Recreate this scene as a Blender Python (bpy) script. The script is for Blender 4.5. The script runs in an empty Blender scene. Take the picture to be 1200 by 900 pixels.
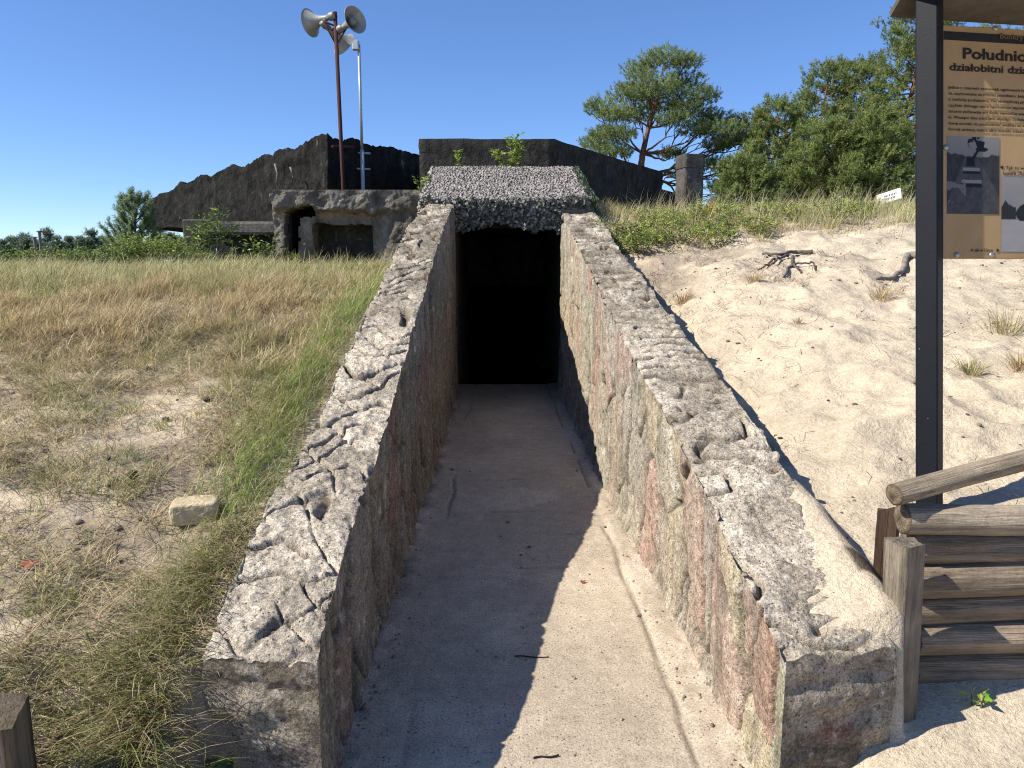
import bpy, bmesh, math, random
import numpy as np
from mathutils import Vector, Matrix, Euler

S = bpy.context.scene
COL = S.collection
rng = np.random.default_rng(7)
random.seed(7)

# ------------------------------------------------------------------ camera
F = 870.0
PITCH = math.atan(143.0 / F)
YAW = math.radians(1.12)
CAMZ = 1.6
cam_d = bpy.data.cameras.new('camera')
cam = bpy.data.objects.new('camera', cam_d)
COL.objects.link(cam)
cam.location = (0, 0, CAMZ)
cam.rotation_euler = (math.pi / 2 - PITCH, 0, -YAW)
cam_d.sensor_width = 36
cam_d.lens = F / 1200 * 36
cam_d.clip_start = 0.05
cam_d.clip_end = 9000
S.camera = cam
CR = np.array(Euler(cam.rotation_euler).to_matrix())


def ray(px, py):
    return CR @ np.array([(px - 600) / F, -(py - 450) / F, -1.0])


def at(px, py, Y):
    d = ray(px, py)
    return np.array([0, 0, CAMZ]) + d * (Y / d[1])


# ------------------------------------------------------------------ noise
def _h(a, b, c, seed=0):
    a = a.astype(np.int64); b = b.astype(np.int64); c = c.astype(np.int64)
    n = (a * 73856093) ^ (b * 19349663) ^ (c * 83492791) ^ (seed * 2654435761)
    n = (n ^ (n >> 13)) * 1274126177 & 0x7fffffff
    n = (n ^ (n >> 16)) * 668265263 & 0x7fffffff
    n = n ^ (n >> 15)
    return (n & 0xffffff) / float(0xffffff)


def vn(x, y, z=0.0, seed=0):
    x, y, z = np.broadcast_arrays(np.asarray(x, float), np.asarray(y, float), np.asarray(z, float))
    xi, yi, zi = np.floor(x), np.floor(y), np.floor(z)
    fx, fy, fz = x - xi, y - yi, z - zi
    fx = fx * fx * (3 - 2 * fx); fy = fy * fy * (3 - 2 * fy); fz = fz * fz * (3 - 2 * fz)
    r = 0
    for i in (0, 1):
        wx = fx if i else 1 - fx
        for j in (0, 1):
            wy = fy if j else 1 - fy
            for k in (0, 1):
                wz = fz if k else 1 - fz
                r = r + wx * wy * wz * _h(xi + i, yi + j, zi + k, seed)
    return r


def fbm(x, y, z=0.0, o=4, seed=0, g=0.5):
    s = 0; a = 1; t = 0
    for i in range(o):
        s = s + a * vn(x * 2 ** i, y * 2 ** i, np.asarray(z) * 2 ** i, seed + i * 17)
        t += a; a *= g
    return s / t


def worley(x, y, seed=0, jit=0.9):
    x = np.asarray(x, float); y = np.asarray(y, float)
    xi, yi = np.floor(x), np.floor(y)
    f1 = np.full(x.shape, 9.0); f2 = np.full(x.shape, 9.0); idv = np.zeros(x.shape)
    z0 = np.zeros_like(xi)
    for i in (-1, 0, 1):
        for j in (-1, 0, 1):
            cx, cy = xi + i, yi + j
            px = cx + 0.5 + (_h(cx, cy, z0, seed) - .5) * jit
            py = cy + 0.5 + (_h(cx, cy, z0 + 5, seed) - .5) * jit
            d = np.sqrt((px - x) ** 2 + (py - y) ** 2)
            idn = _h(cx, cy, z0 + 9, seed)
            closer = d < f1
            f2 = np.where(closer, f1, np.minimum(f2, d))
            idv = np.where(closer, idn, idv)
            f1 = np.where(closer, d, f1)
    return f1, f2, idv


def sstep(a, b, x):
    t = np.clip((x - a) / (b - a), 0, 1)
    return t * t * (3 - 2 * t)


def mix(a, b, t):
    t = np.asarray(t)[..., None]
    return np.asarray(a) * (1 - t) + np.asarray(b) * t


# ------------------------------------------------------------------ objects
ORG = {}


def tag(o, label=None, cat=None, group=None, kind=None):
    if label: o['label'] = label
    if cat: o['category'] = cat
    if group: o['group'] = group
    if kind: o['kind'] = kind
    return o


def empty(name, loc, label, cat, group=None):
    o = bpy.data.objects.new(name, None)
    COL.objects.link(o)
    o.empty_display_size = 0.1
    o.location = tuple(float(v) for v in loc)
    ORG[o.name] = np.array(loc, float)
    return tag(o, label, cat, group)


def link_mesh(name, me, parent=None, loc=None):
    o = bpy.data.objects.new(name, me)
    COL.objects.link(o)
    if parent is not None:
        o.parent = parent
        ORG[o.name] = ORG[parent.name]
    else:
        ORG[o.name] = np.zeros(3)
    return o


def mesh_np(name, V, faces, mat, parent=None, smooth=True, col=None, origin=None):
    """V (n,3) in world coordinates; faces: list of (m,k) index arrays."""
    V = np.asarray(V, float).reshape(-1, 3)
    off = np.zeros(3)
    if parent is not None:
        off = ORG[parent.name]
    elif origin is not None:
        off = np.asarray(origin, float)
    me = bpy.data.meshes.new(name)
    me.vertices.add(len(V))
    me.vertices.foreach_set('co', (V - off).astype(np.float32).ravel())
    faces = [np.asarray(f, np.int32) for f in faces if len(f)]
    li = np.concatenate([f.ravel() for f in faces])
    tot = np.concatenate([np.full(len(f), f.shape[1], np.int32) for f in faces])
    st = np.concatenate([[0], np.cumsum(tot)[:-1]]).astype(np.int32)
    me.loops.add(len(li))
    me.loops.foreach_set('vertex_index', li)
    me.polygons.add(len(tot))
    me.polygons.foreach_set('loop_start', st)
    try:
        me.polygons.foreach_set('loop_total', tot)
    except Exception:
        pass
    me.polygons.foreach_set('use_smooth', np.full(len(tot), bool(smooth)))
    me.update(calc_edges=True)
    if col is not None:
        c = np.ones((len(V), 4), np.float32)
        c[:, :3] = np.broadcast_to(col, (len(V), 3))
        a = me.color_attributes.new('Col', 'FLOAT_COLOR', 'POINT')
        a.data.foreach_set('color', c.ravel())
    me.materials.append(mat)
    o = link_mesh(name, me, parent)
    if parent is None and origin is not None:
        o.location = tuple(float(v) for v in origin)
        ORG[o.name] = np.asarray(origin, float)
    return o


class MB:
    def __init__(s):
        s.v = []; s.f = {}; s.c = []; s.n = 0

    def add(s, V, faces, col=None):
        V = np.asarray(V, float).reshape(-1, 3)
        for f in faces:
            f = np.asarray(f)
            if len(f):
                s.f.setdefault(f.shape[1], []).append(f + s.n)
        s.v.append(V)
        c = np.zeros((len(V), 3)) + (0.5 if col is None else np.asarray(col))
        s.c.append(c)
        s.n += len(V)
        return s

    def build(s, name, mat, parent=None, smooth=True, origin=None):
        V = np.concatenate(s.v)
        F_ = [np.concatenate(x) for x in s.f.values()]
        return mesh_np(name, V, F_, mat, parent, smooth, np.concatenate(s.c), origin)


def gridfaces(n, m, wrap=False):
    """faces of an n x m vertex grid (row-major)."""
    i = np.arange(n - 1)[:, None]
    j = np.arange(m if wrap else m - 1)[None, :]
    j2 = (j + 1) % m
    a = i * m + j; b = i * m + j2; c = (i + 1) * m + j2; d = (i + 1) * m + j
    return np.stack([a, b, c, d], -1).reshape(-1, 4)


def tube(pts, rad, n=8, cap=True, jit=0.0, seed=0):
    pts = np.asarray(pts, float); m = len(pts)
    rad = np.broadcast_to(np.asarray(rad, float), (m,))
    t = np.gradient(pts, axis=0)
    t /= np.linalg.norm(t, axis=1)[:, None] + 1e-9
    ref = np.array([0, 0, 1.0])
    if abs(t[0] @ ref) > .9: ref = np.array([1.0, 0, 0])
    u = np.cross(t, ref); u /= np.linalg.norm(u, axis=1)[:, None] + 1e-9
    w = np.cross(t, u)
    a = np.linspace(0, 2 * np.pi, n, endpoint=False)
    r = rad[:, None] * np.ones((m, n))
    if jit:
        r = r * (1 + jit * (np.random.default_rng(seed).random((m, n)) - .5) * 2)
    V = pts[:, None, :] + r[..., None] * (np.cos(a)[None, :, None] * u[:, None, :] + np.sin(a)[None, :, None] * w[:, None, :])
    V = V.reshape(-1, 3)
    fs = [gridfaces(m, n, True)]
    if cap:
        k = len(V)
        V = np.concatenate([V, pts[:1], pts[-1:]])
        i = np.arange(n); i2 = (i + 1) % n
        fs.append(np.stack([i2, i, np.full(n, k)], -1))
        b = (m - 1) * n
        fs.append(np.stack([b + i, b + i2, np.full(n, k + 1)], -1))
    return V, fs


def box(c, s, rot=None, bev=0.0, seg=2):
    """bevelled box -> V, faces"""
    bm = bmesh.new()
    bmesh.ops.create_cube(bm, size=1)
    for v in bm.verts:
        v.co = Vector((v.co.x * s[0], v.co.y * s[1], v.co.z * s[2]))
    if bev:
        bmesh.ops.bevel(bm, geom=list(bm.edges), offset=bev, segments=seg, profile=.5, affect='EDGES')
    V = np.array([v.co[:] for v in bm.verts])
    bm.verts.index_update()
    by = {}
    for f in bm.faces:
        by.setdefault(len(f.verts), []).append([v.index for v in f.verts])
    bm.free()
    if rot is not None:
        V = V @ np.asarray(rot).T
    return V + np.asarray(c), [np.array(x) for x in by.values()]


def lathe(prof, origin, axis, n=28):
    """prof: list of (distance along axis, radius)"""
    axis = np.asarray(axis, float); axis /= np.linalg.norm(axis)
    ref = np.array([0, 0, 1.0]) if abs(axis[2]) < .9 else np.array([1.0, 0, 0])
    u = np.cross(axis, ref); u /= np.linalg.norm(u); w = np.cross(axis, u)
    a = np.linspace(0, 2 * np.pi, n, endpoint=False)
    V = []
    for d, r in prof:
        V.append(np.asarray(origin) + axis * d + r * (np.cos(a)[:, None] * u + np.sin(a)[:, None] * w))
    return np.concatenate(V), [gridfaces(len(prof), n, True)]


def rotz(a):
    c, s = math.cos(a), math.sin(a)
    return np.array([[c, -s, 0], [s, c, 0], [0, 0, 1.0]])


# ------------------------------------------------------------------ materials
def new_mat(name):
    m = bpy.data.materials.new(name)
    m.use_nodes = True
    nt = m.node_tree
    nt.nodes.clear()
    return m, nt


def amat(name, base=None, layers=(), bump=(), rough=.9, specks=(), tint=(), trans=0.0, metal=0.0, spec=.3,
         coord='Object', island=None):
    """layers: (scale xyz, detail, lo, hi)  multiply;  tint: (scale, lo, hi, colour, amount) mix
       specks: (scale, radius, gate, colour);  bump: (scale xyz, detail, height)"""
    m, nt = new_mat(name)
    N = nt.nodes.new; L = nt.links.new
    out = N('ShaderNodeOutputMaterial')
    tc = N('ShaderNodeTexCoord')

    def mapped(sc):
        mp = N('ShaderNodeMapping')
        mp.inputs['Scale'].default_value = sc if hasattr(sc, '__len__') else (sc, sc, sc)
        L(tc.outputs[coord], mp.inputs['Vector'])
        return mp.outputs['Vector']

    def noise(sc, det, rg=.6):
        n = N('ShaderNodeTexNoise')
        n.inputs['Scale'].default_value = 1
        n.inputs['Detail'].default_value = det
        n.inputs['Roughness'].default_value = rg
        L(mapped(sc), n.inputs['Vector'])
        return n.outputs['Fac']

    def rng_(val, a, b, lo, hi):
        r = N('ShaderNodeMapRange')
        L(val, r.inputs[0])
        r.inputs[1].default_value = a; r.inputs[2].default_value = b
        r.inputs[3].default_value = lo; r.inputs[4].default_value = hi
        return r.outputs[0]

    if base is None:
        at_ = N('ShaderNodeAttribute'); at_.attribute_name = 'Col'
        c = at_.outputs['Color']
    else:
        rgb = N('ShaderNodeRGB'); rgb.outputs[0].default_value = (*base, 1)
        c = rgb.outputs[0]

    def mixc(fac, a, b, mode='MIX'):
        x = N('ShaderNodeMix'); x.data_type = 'RGBA'; x.blend_type = mode
        if hasattr(fac, 'links'): L(fac, x.inputs[0])
        else: x.inputs[0].default_value = fac
        L(a, x.inputs[6])
        if hasattr(b, 'links'): L(b, x.inputs[7])
        else: x.inputs[7].default_value = (*b, 1)
        return x.outputs[2]

    if island:
        g = N('ShaderNodeNewGeometry')
        ramp = N('ShaderNodeValToRGB')
        L(g.outputs['Random Per Island'], ramp.inputs[0])
        el = ramp.color_ramp.elements
        ramp.color_ramp.interpolation = 'CONSTANT'
        el[0].position = 0; el[0].color = (*island[0], 1)
        el[1].position = 1.0 / len(island); el[1].color = (*island[1], 1)
        for k in range(2, len(island)):
            e = el.new(k / len(island)); e.color = (*island[k], 1)
        c = ramp.outputs[0]
    for sc, lo, hi, colr, amt in tint:
        f = rng_(noise(sc, 5), lo, hi, 0, amt)
        c = mixc(f, c, colr)
    for sc, det, lo, hi in layers:
        v = rng_(noise(sc, det), .28, .72, lo, hi)
        comb = N('ShaderNodeCombineColor')
        for k in range(3): L(v, comb.inputs[k])
        c = mixc(1.0, c, comb.outputs[0], 'MULTIPLY')
    for sc, rad, gate, colr in specks:
        vo = N('ShaderNodeTexVoronoi'); vo.inputs['Scale'].default_value = 1
        L(mapped(sc), vo.inputs['Vector'])
        a = rng_(vo.outputs['Distance'], rad * .75, rad, 1, 0)
        sp = N('ShaderNodeSeparateColor'); L(vo.outputs['Color'], sp.inputs[0])
        g2 = N('ShaderNodeMath'); g2.operation = 'GREATER_THAN'
        L(sp.outputs[0], g2.inputs[0]); g2.inputs[1].default_value = gate
        mu = N('ShaderNodeMath'); mu.operation = 'MULTIPLY'
        L(a, mu.inputs[0]); L(g2.outputs[0], mu.inputs[1])
        c = mixc(mu.outputs[0], c, colr)
    nrm = None
    for sc, det, h in bump:
        b = N('ShaderNodeBump')
        b.inputs['Strength'].default_value = 1.0
        b.inputs['Distance'].default_value = h
        L(noise(sc, det, .65), b.inputs['Height'])
        if nrm is not None: L(nrm, b.inputs['Normal'])
        nrm = b.outputs['Normal']
    p = N('ShaderNodeBsdfPrincipled')
    L(c, p.inputs['Base Color'])
    p.inputs['Roughness'].default_value = rough
    p.inputs['Metallic'].default_value = metal
    p.inputs['Specular IOR Level'].default_value = spec
    if nrm is not None: L(nrm, p.inputs['Normal'])
    sh = p.outputs[0]
    if trans:
        t = N('ShaderNodeBsdfTranslucent'); L(c, t.inputs['Color'])
        mx = N('ShaderNodeMixShader'); mx.inputs[0].default_value = trans
        L(sh, mx.inputs[1]); L(t.outputs[0], mx.inputs[2])
        sh = mx.outputs[0]
    L(sh, out.inputs[0])
    return m


M = {}
M['ground'] = amat('sandy_ground', layers=[(9, 6, .82, 1.12), (60, 4, .82, 1.14), (2.2, 4, .9, 1.08), (200, 2, .85, 1.14)],
                   bump=[(14, 6, .025), (70, 5, .008), (260, 2, .002)],
                   specks=[(38, .13, .94, (.16, .12, .08)), (85, .17, .92, (.2, .15, .1))],
                   rough=.95, spec=.1)
M['floor'] = amat('worn_concrete_floor', layers=[(1.6, 5, .86, 1.1), (14, 6, .84, 1.12), (110, 4, .66, 1.28), (300, 2, .8, 1.2)],
                  bump=[(22, 5, .005), (120, 4, .003), (320, 2, .0012)],
                  specks=[(70, .26, .8, (.13, .11, .09)), (45, .24, .93, (.17, .09, .07)), (110, .28, .78, (.17, .14, .115)),
                          (55, .25, .92, (.46, .41, .34))],
                  rough=.9, spec=.15)
M['stone'] = amat('camouflage_concrete', layers=[(5, 6, .78, 1.16), (28, 5, .66, 1.26), (110, 4, .46, 1.42), (280, 2, .72, 1.28)],
                  bump=[(18, 6, .010), (75, 6, .007), (200, 4, .004)],
                  tint=[((11, 11, 11), .58, .68, (.60, .55, .46), .55), ((7, 7, 7), .56, .70, (.12, .095, .065), .55), (34, .56, .64, (.11, .09, .065), .6)],
                  specks=[(70, .27, .66, (.10, .082, .06)), (120, .25, .70, (.13, .11, .085))], rough=.97, spec=.05)
M['blackened'] = amat('blackened_concrete', layers=[((5, 5, 3.4), 6, .45, 1.5), ((14, 14, 9), 5, .65, 1.35)],
                      bump=[((5, 5, 3), 6, .07), (16, 5, .03)],
                      tint=[((1.6, 1.6, .5), .54, .74, (.062, .059, .052), .6), ((6, 6, 1.6), .64, .76, (.10, .096, .085), .45),
                            ((9, 9, 5), .66, .72, (.21, .19, .16), .45)],
                      rough=.95, spec=.08)
M['grey_concrete'] = amat('weathered_grey_concrete', layers=[((3, 3, 2), 6, .65, 1.25), (14, 5, .72, 1.22), (70, 4, .8, 1.2)],
                          bump=[(5, 6, .05), (26, 5, .02), (90, 3, .005)],
                          tint=[((4, 4, 1.4), .5, .7, (.05, .047, .04), .75), (9, .62, .7, (.32, .31, .28), .5)],
                          rough=.95, spec=.1)
M['dark_inner'] = amat('darkened_tunnel_concrete', base=(.03, .028, .025), layers=[(4, 5, .6, 1.3)], bump=[(12, 5, .02)], rough=.95, spec=.05)  # near-black base colour paints in the darkness of the unlit tunnel
M['net'] = amat('camouflage_net_fabric', island=[(.39, .345, .315), (.35, .31, .285), (.375, .335, .305), (.30, .275, .245), (.42, .37, .34), (.33, .295, .27), (.20, .20, .165)],
                rough=.8, trans=.12, spec=.2)
M['net_hang'] = amat('shaded_net_fabric', island=[(.15, .155, .125), (.09, .095, .075), (.24, .23, .205), (.07, .075, .06), (.34, .32, .29)], rough=.8, trans=.1, spec=.2)  # shade on the front hang is put into this darker palette
M['net_green'] = amat('green_net_fabric', island=[(.10, .15, .07), (.14, .20, .10), (.22, .24, .17), (.08, .10, .05)], rough=.8, trans=.15, spec=.2)
M['cord'] = amat('net_cord', base=(.06, .058, .05), rough=.9)
M['grass'] = amat('grass_blades', layers=[(9, 2, .85, 1.15)], rough=.6, trans=.35, spec=.25)
M['litter'] = amat('dead_litter', layers=[(20, 2, .7, 1.25)], rough=.9, spec=.1)
M['leaf'] = amat('green_leaves', layers=[(6, 2, .8, 1.2)], rough=.5, trans=.35, spec=.35)
M['needle'] = amat('pine_needles', layers=[(1.3, 2, .8, 1.2)], rough=.55, trans=.45, spec=.3)
M['bark'] = amat('pine_bark', layers=[((9, 9, 2), 5, .6, 1.35), (30, 3, .8, 1.2)], bump=[((14, 14, 4), 5, .03)], rough=.95, spec=.1)
M['stem'] = amat('woody_stem', layers=[(20, 3, .7, 1.3)], rough=.9, spec=.1)
M['log'] = amat('weathered_log_wood', layers=[((1.5, 26, 26), 6, .62, 1.3), ((5, 90, 90), 4, .72, 1.2), (5, 3, .8, 1.15)],
                bump=[((1.3, 40, 40), 6, .012), ((5, 160, 160), 4, .004), (30, 3, .004)],
                tint=[((2, 14, 14), .58, .7, (.06, .045, .03), .7)], rough=.9, spec=.15)
M['post_wood'] = amat('weathered_post_wood', layers=[((26, 26, 1.5), 6, .5, 1.35), ((90, 90, 5), 4, .7, 1.25), (7, 4, .6, 1.2)],
                      bump=[((40, 40, 1.3), 6, .012), ((160, 160, 5), 4, .004)], rough=.9, spec=.15)
M['black_steel'] = amat('black_painted_steel', base=(.006, .007, .010), layers=[(6, 4, .8, 1.25)],
                        bump=[(160, 3, .0006)], specks=[(36, .07, .93, (.3, .28, .25))], rough=.55, spec=.2)
M['roof_board'] = amat('roof_underside_board', base=(.105, .085, .066), layers=[((5, 30, 5), 5, .7, 1.25), (30, 4, .85, 1.15)],
                       bump=[((10, 50, 10), 4, .003)], rough=.8, spec=.2)
M['panel'] = amat('printed_panel', base=(.42, .275, .13), layers=[(1.8, 3, .88, 1.1), (14, 4, .94, 1.05)],
                  tint=[((2.2, 2.2, 1.1), .5, .66, (.36, .21, .07), .7)], rough=.5, spec=.3)
M['print'] = amat('printed_picture', rough=.5, spec=.3)
M['ink'] = amat('dark_ink', base=(.028, .022, .018), rough=.6, spec=.2)
M['band'] = amat('dark_header_band', base=(.024, .022, .022), rough=.55, spec=.25)
M['band_ink'] = amat('header_lettering', base=(.20, .115, .05), rough=.6, spec=.2)
M['bolt'] = amat('zinc_bolt', base=(.42, .41, .40), metal=.8, rough=.45)
M['rust'] = amat('rusty_red_steel', base=(.055, .018, .015), layers=[((20, 20, 3), 5, .6, 1.4)], rough=.8, spec=.25)
M['galv'] = amat('galvanised_steel', base=(.42, .44, .46), layers=[((15, 15, 3), 4, .75, 1.2)], metal=.35, rough=.5)
M['horn'] = amat('grey_horn_enamel', base=(.30, .30, .275), layers=[(12, 4, .8, 1.15)], metal=.15, rough=.5, spec=.4)
M['horn_dark'] = amat('horn_driver_enamel', base=(.22, .22, .20), layers=[(20, 3, .8, 1.15)], metal=.15, rough=.5, spec=.4)
M['white'] = amat('white_enamel', base=(.78, .78, .76), layers=[(10, 3, .92, 1.05)], rough=.5, spec=.4)
M['red'] = amat('red_enamel', base=(.62, .07, .10), rough=.5, spec=.4)
M['brick'] = amat('sandstone_block', base=(.50, .40, .25), layers=[(9, 5, .8, 1.2), (50, 4, .8, 1.2)], bump=[(22, 5, .012), (90, 4, .004)],
                  specks=[(60, .2, .85, (.22, .17, .1))], rough=.95, spec=.1)
M['deadwood'] = amat('grey_dead_root', layers=[((22, 22, 22), 5, .6, 1.35)], bump=[(45, 4, .008)], rough=.95, spec=.1)
M['pebble'] = amat('pebbles', layers=[(40, 3, .8, 1.2)], rough=.85, spec=.2)
M['leaf_red'] = amat('fallen_leaf', base=(.22, .055, .025), rough=.7)
M['glass'] = amat('lamp_glass', base=(.55, .58, .60), rough=.15, spec=.6)

# ------------------------------------------------------------------ wall profiles
XL_IN, XL_OUT = -.51, -.85
XR_IN, XR_OUT = .805, 1.19
Y0, Y1 = 1.945, 9.45


def topL(Y):
    return np.interp(Y, [1.9, 2.3, 2.94, 3.39, 4.44, 5.63, 7.0, 8.67, 9.5], [.47, .60, .75, .865, 1.19, 1.515, 1.86, 2.215, 2.35])


def topR(Y):
    return np.interp(Y, [1.9, 2.3, 2.87, 3.33, 4.61, 6.56, 8.2, 9.5], [.465, .585, .755, .87, 1.126, 1.575, 1.96, 2.26])


# ------------------------------------------------------------------ terrain height
def hL(x, Y):
    z = np.interp(Y, [-20, 0, .85, 1.35, 1.63, 1.93, 2.4, 2.9, 3.95, 5, 6, 7, 8, 10, 14, 20, 32, 60, 9000],
                  [0, 0, .02, .12, .27, .42, .54, .69, .95, 1.16, 1.33, 1.43, 1.48, 1.50, 1.42, .9, .1, -1, -1])
    z = z + sstep(-2.5, -7, x) * sstep(2, 6, Y) * -.06
    # against the wall stay just under its top
    edge = sstep(-1.35, -.9, x) * sstep(1.85, 2.2, Y) * (1 - sstep(9, 10, Y))
    z = z * (1 - edge) + np.minimum(topL(Y) - .05, np.interp(Y, [5, 6, 7, 9], [1.25, 1.38, 1.45, 1.5])) * edge
    z = np.where(Y > 9.3, np.maximum(z, z + sstep(9.3, 11, Y) * sstep(-1.6, -.6, x) * 1.1 * (1 - sstep(14, 20, Y))), z)
    return z


def hR(x, Y):
    z = np.interp(Y, [2.0, 2.5, 3, 4, 5, 7, 9, 10, 12, 16, 30, 80, 200, 9000], [.42, .485, .61, .90, 1.12, 1.5, 1.94, 2.1, 2.25, 2.4, 2.3, 2.0, -1, -1])
    z = z + sstep(2.0, 6.0, x) * sstep(4, 9, Y) * .14 * (1 - sstep(12, 40, Y))
    d = np.interp(Y, [2.3, 3.4, 4, 5, 6, 6.8, 8, 9.5], [0, -.08, -.21, -.24, -.33, -.40, -.06, .1])
    z = z + d * np.exp(-(np.maximum(x - 1.25, 0) / .6) ** 2)
    # sand drift lying on the low end of the wall
    dr = sstep(.88, 1.0, x) * (1 - sstep(1.18, 1.42, x)) * (1 - sstep(2.7, 3.5, Y))
    w = topR(Y) - .035 + .056 * sstep(1.0, 1.22, x) + .01 * np.exp(-((Y - 2.12) / .25) ** 2)
    z = z * (1 - dr) + w * dr
    return z


def hF(x, Y):
    z = np.interp(Y, [-50, 0, 1.1, 1.6, 2.0, 2.3], [0, 0, .03, .09, .16, .24])
    return z * sstep(.78, 1.22, x) + sstep(1.1, 2.2, x) * sstep(1, 2.2, Y) * .015 - .02


def height(x, Y, detail=True):
    x = np.asarray(x, float); Y = np.asarray(Y, float)
    left = hL(x, Y)
    # left bank falls away in front of the wall's end
    fr = sstep(-.92, -.72, x) * (1 - sstep(1.92, 2.07, Y))
    left = left * (1 - fr) + (.02 + .04 * sstep(1.3, 1.95, Y)) * fr
    back = hR(x, Y); front = hF(x, Y)
    ys = 2.052 + .27 * sstep(1.25, 1.29, x)
    t = sstep(0, .05, Y - ys) * sstep(.90, .95, x)
    right = front * (1 - t) + back * t
    w = sstep(-.5, .75, x)
    z = left * (1 - w) + right * w
    deep = np.where(Y < 11.2, 1.0, 0.0)
    inpass = sstep(-.80, -.66, x) * (1 - sstep(.98, 1.1, x)) * deep
    z = np.where(Y > 2.04, z * (1 - inpass * (x < .9)) + -.12 * inpass * (x < .9), z)
    inp2 = (x > -.6) & (x < .80)
    z = np.where((Y <= 2.04) & inp2, np.minimum(z, -.02), z)
    if detail:
        rs = sstep(1.0, 1.3, x) * np.clip(1 - (Y - 12) / 6, 0, 1)
        calm = 1 - .8 * (1 - sstep(2.5, 3.5, Y)) * (1 - sstep(1.9, 2.6, x))
        f1, f2, idv = worley(x / .30 + .5 * vn(x * 3, Y * 3), Y / .26, seed=3)
        amp = .55 + .9 * idv
        z = z + rs * calm * (np.clip(f1, 0, 1) - .45) * .065 * amp
        z = z + rs * calm * (fbm(x * 2.2, Y * 2.2, o=5, seed=5) - .5) * .16
        z = z + rs * (fbm(x * 13, Y * 13, o=3, seed=8) - .5) * .022 * (0.3 + .7 * calm)
        ls = sstep(-.9, -1.15, x) * np.clip(1 - (Y - 20) / 20, 0, 1)
        ls = np.maximum(ls, sstep(-.9, -1.1, x) * .0)
        z = z + ls * (fbm(x * 1.6, Y * 1.6, o=5, seed=25) - .5) * .14
        z = z + ls * (fbm(x * 9, Y * 9, o=4, seed=28) - .5) * .045
        far = np.clip((Y - 20) / 60, 0, 1)
        z = z + far * (fbm(x * .03, Y * .03, o=3, seed=31) - .5) * 2.0
    return z


def axis(a, b, d, grow, lo, hi):
    core = list(np.arange(a, b + 1e-6, d))
    s = d; v = b
    up = []
    while v < hi:
        s *= grow; v += s; up.append(v)
    s = d; v = a; dn = []
    while v > lo:
        s *= grow; v -= s; dn.append(v)
    return np.array(dn[::-1] + core + up)


gx = axis(-3.4, 3.6, .02, 1.06, -6000, 6000)
gy1 = np.arange(1.2, 5.0, .02)
gy2 = axis(5.0, 12.5, .045, 1.06, 4.99, 8000)[1:]
gy0 = axis(1.2, 1.2, .02, 1.15, -400, 1.2)
gy = np.unique(np.round(np.concatenate([gy0, gy1, gy2]), 5))
X, Yg = np.meshgrid(gx, gy)
Z = height(X, Yg)
V = np.stack([X, Yg, Z], -1)
nY, nX = X.shape


def patches(x, Y, seed=0):
    return fbm(x * 1.7, Y * 1.7, o=4, seed=60 + seed)


def tcol(x, Y):
    sandR = np.array([.57, .475, .345]); sandL = np.array([.58, .475, .345]); soil = np.array([.25, .195, .135])
    green = np.array([.11, .105, .05])
    c = np.zeros(x.shape + (3,)) + sandR
    n = fbm(x * 2.3, Y * 2.3, o=5, seed=71)
    lw = sstep(.2, -.7, x)
    cl = mix(sandL, soil, sstep(.46, .62, n) * .75)
    cl = mix(cl, np.array([.22, .18, .095]), sstep(3.9, 4.8, Y) * .8)
    c = mix(c, cl, lw) if False else c * (1 - lw[..., None]) + cl * lw[..., None]
    # right: darker humus band below the vegetated crest
    hb = sstep(.52, .68, fbm(x * 1.4, Y * 2.8, o=4, seed=77)) * sstep(6.2, 7.5, Y) * (1 - lw)
    c = c * (1 - .55 * hb[..., None]) + np.array([.24, .19, .14]) * .55 * hb[..., None]
    veg = sstep(9.2, 11, Y + .8 * (n - .5) * 2)
    c = c * (1 - veg[..., None]) + green * veg[..., None]
    # dirt foot of the log wall
    dm = ((x > 1.2) & (Y > 2.28) & (Y < 2.42))
    c = np.where(dm[..., None], np.array([.13, .10, .07]), c)
    return c


C = tcol(X, Yg)
fc = gridfaces(nY, nX)
cx = X.ravel()[fc].mean(1); cy = Yg.ravel()[fc].mean(1)
keep = ~((cx > -.66) & (cx < .86) & (cy > 2.10) & (cy < 11.2))
ground = mesh_np('ground', V.reshape(-1, 3), [fc[keep]], M['ground'], col=C.reshape(-1, 3))
tag(ground, kind='structure')

# ------------------------------------------------------------------ passage floor
fx = np.arange(-.66, .96, .0125)
fy = np.concatenate([np.arange(.2, 2.0, .06), 2.0 * np.exp(np.linspace(0, math.log(9.72 / 2.0), 330))])
X, Yg = np.meshgrid(fx, fy)
wob = lambda s, a: a * (fbm(Yg * 2.0, s, o=4, seed=90 + s) - .5) * 2
j1 = np.abs(X - (.645 + wob(1, .025)))
j2 = np.abs(X - (-.325 + wob(2, .045)))
gv = np.exp(-(j1 / .007) ** 2) * (vn(Yg * 3, 1, seed=5) > .18)
g2 = np.exp(-(j2 / .009) ** 2) * np.clip(vn(Yg * 1.4, 2, seed=6) * 2.2 - .5, 0, 1)
tr = 0
for y_, x0, x1 in ((3.72, .1, .34), (4.62, -.05, .3), (5.35, -.1, .18), (6.3, -.1, .5), (4.55, .62, .8), (4.2, .30, .5)):
    tr = tr + np.exp(-((Yg - y_ - .03 * (vn(X * 9, y_) - .5)) / .010) ** 2) * ((X > x0) & (X < x1)) * .5
crack = np.clip(gv + g2 * .8 + tr, 0, 1)
edge = np.maximum(sstep(-.40, -.52, X), sstep(.70, .80, X))
Z = -.014 * crack + edge * (fbm(X * 14, Yg * 14, o=3, seed=9) - .35) * .05 + (fbm(X * 5, Yg * 5, o=4, seed=4) - .5) * .014
Z = Z + sstep(.655, .70, X) * .012
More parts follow.
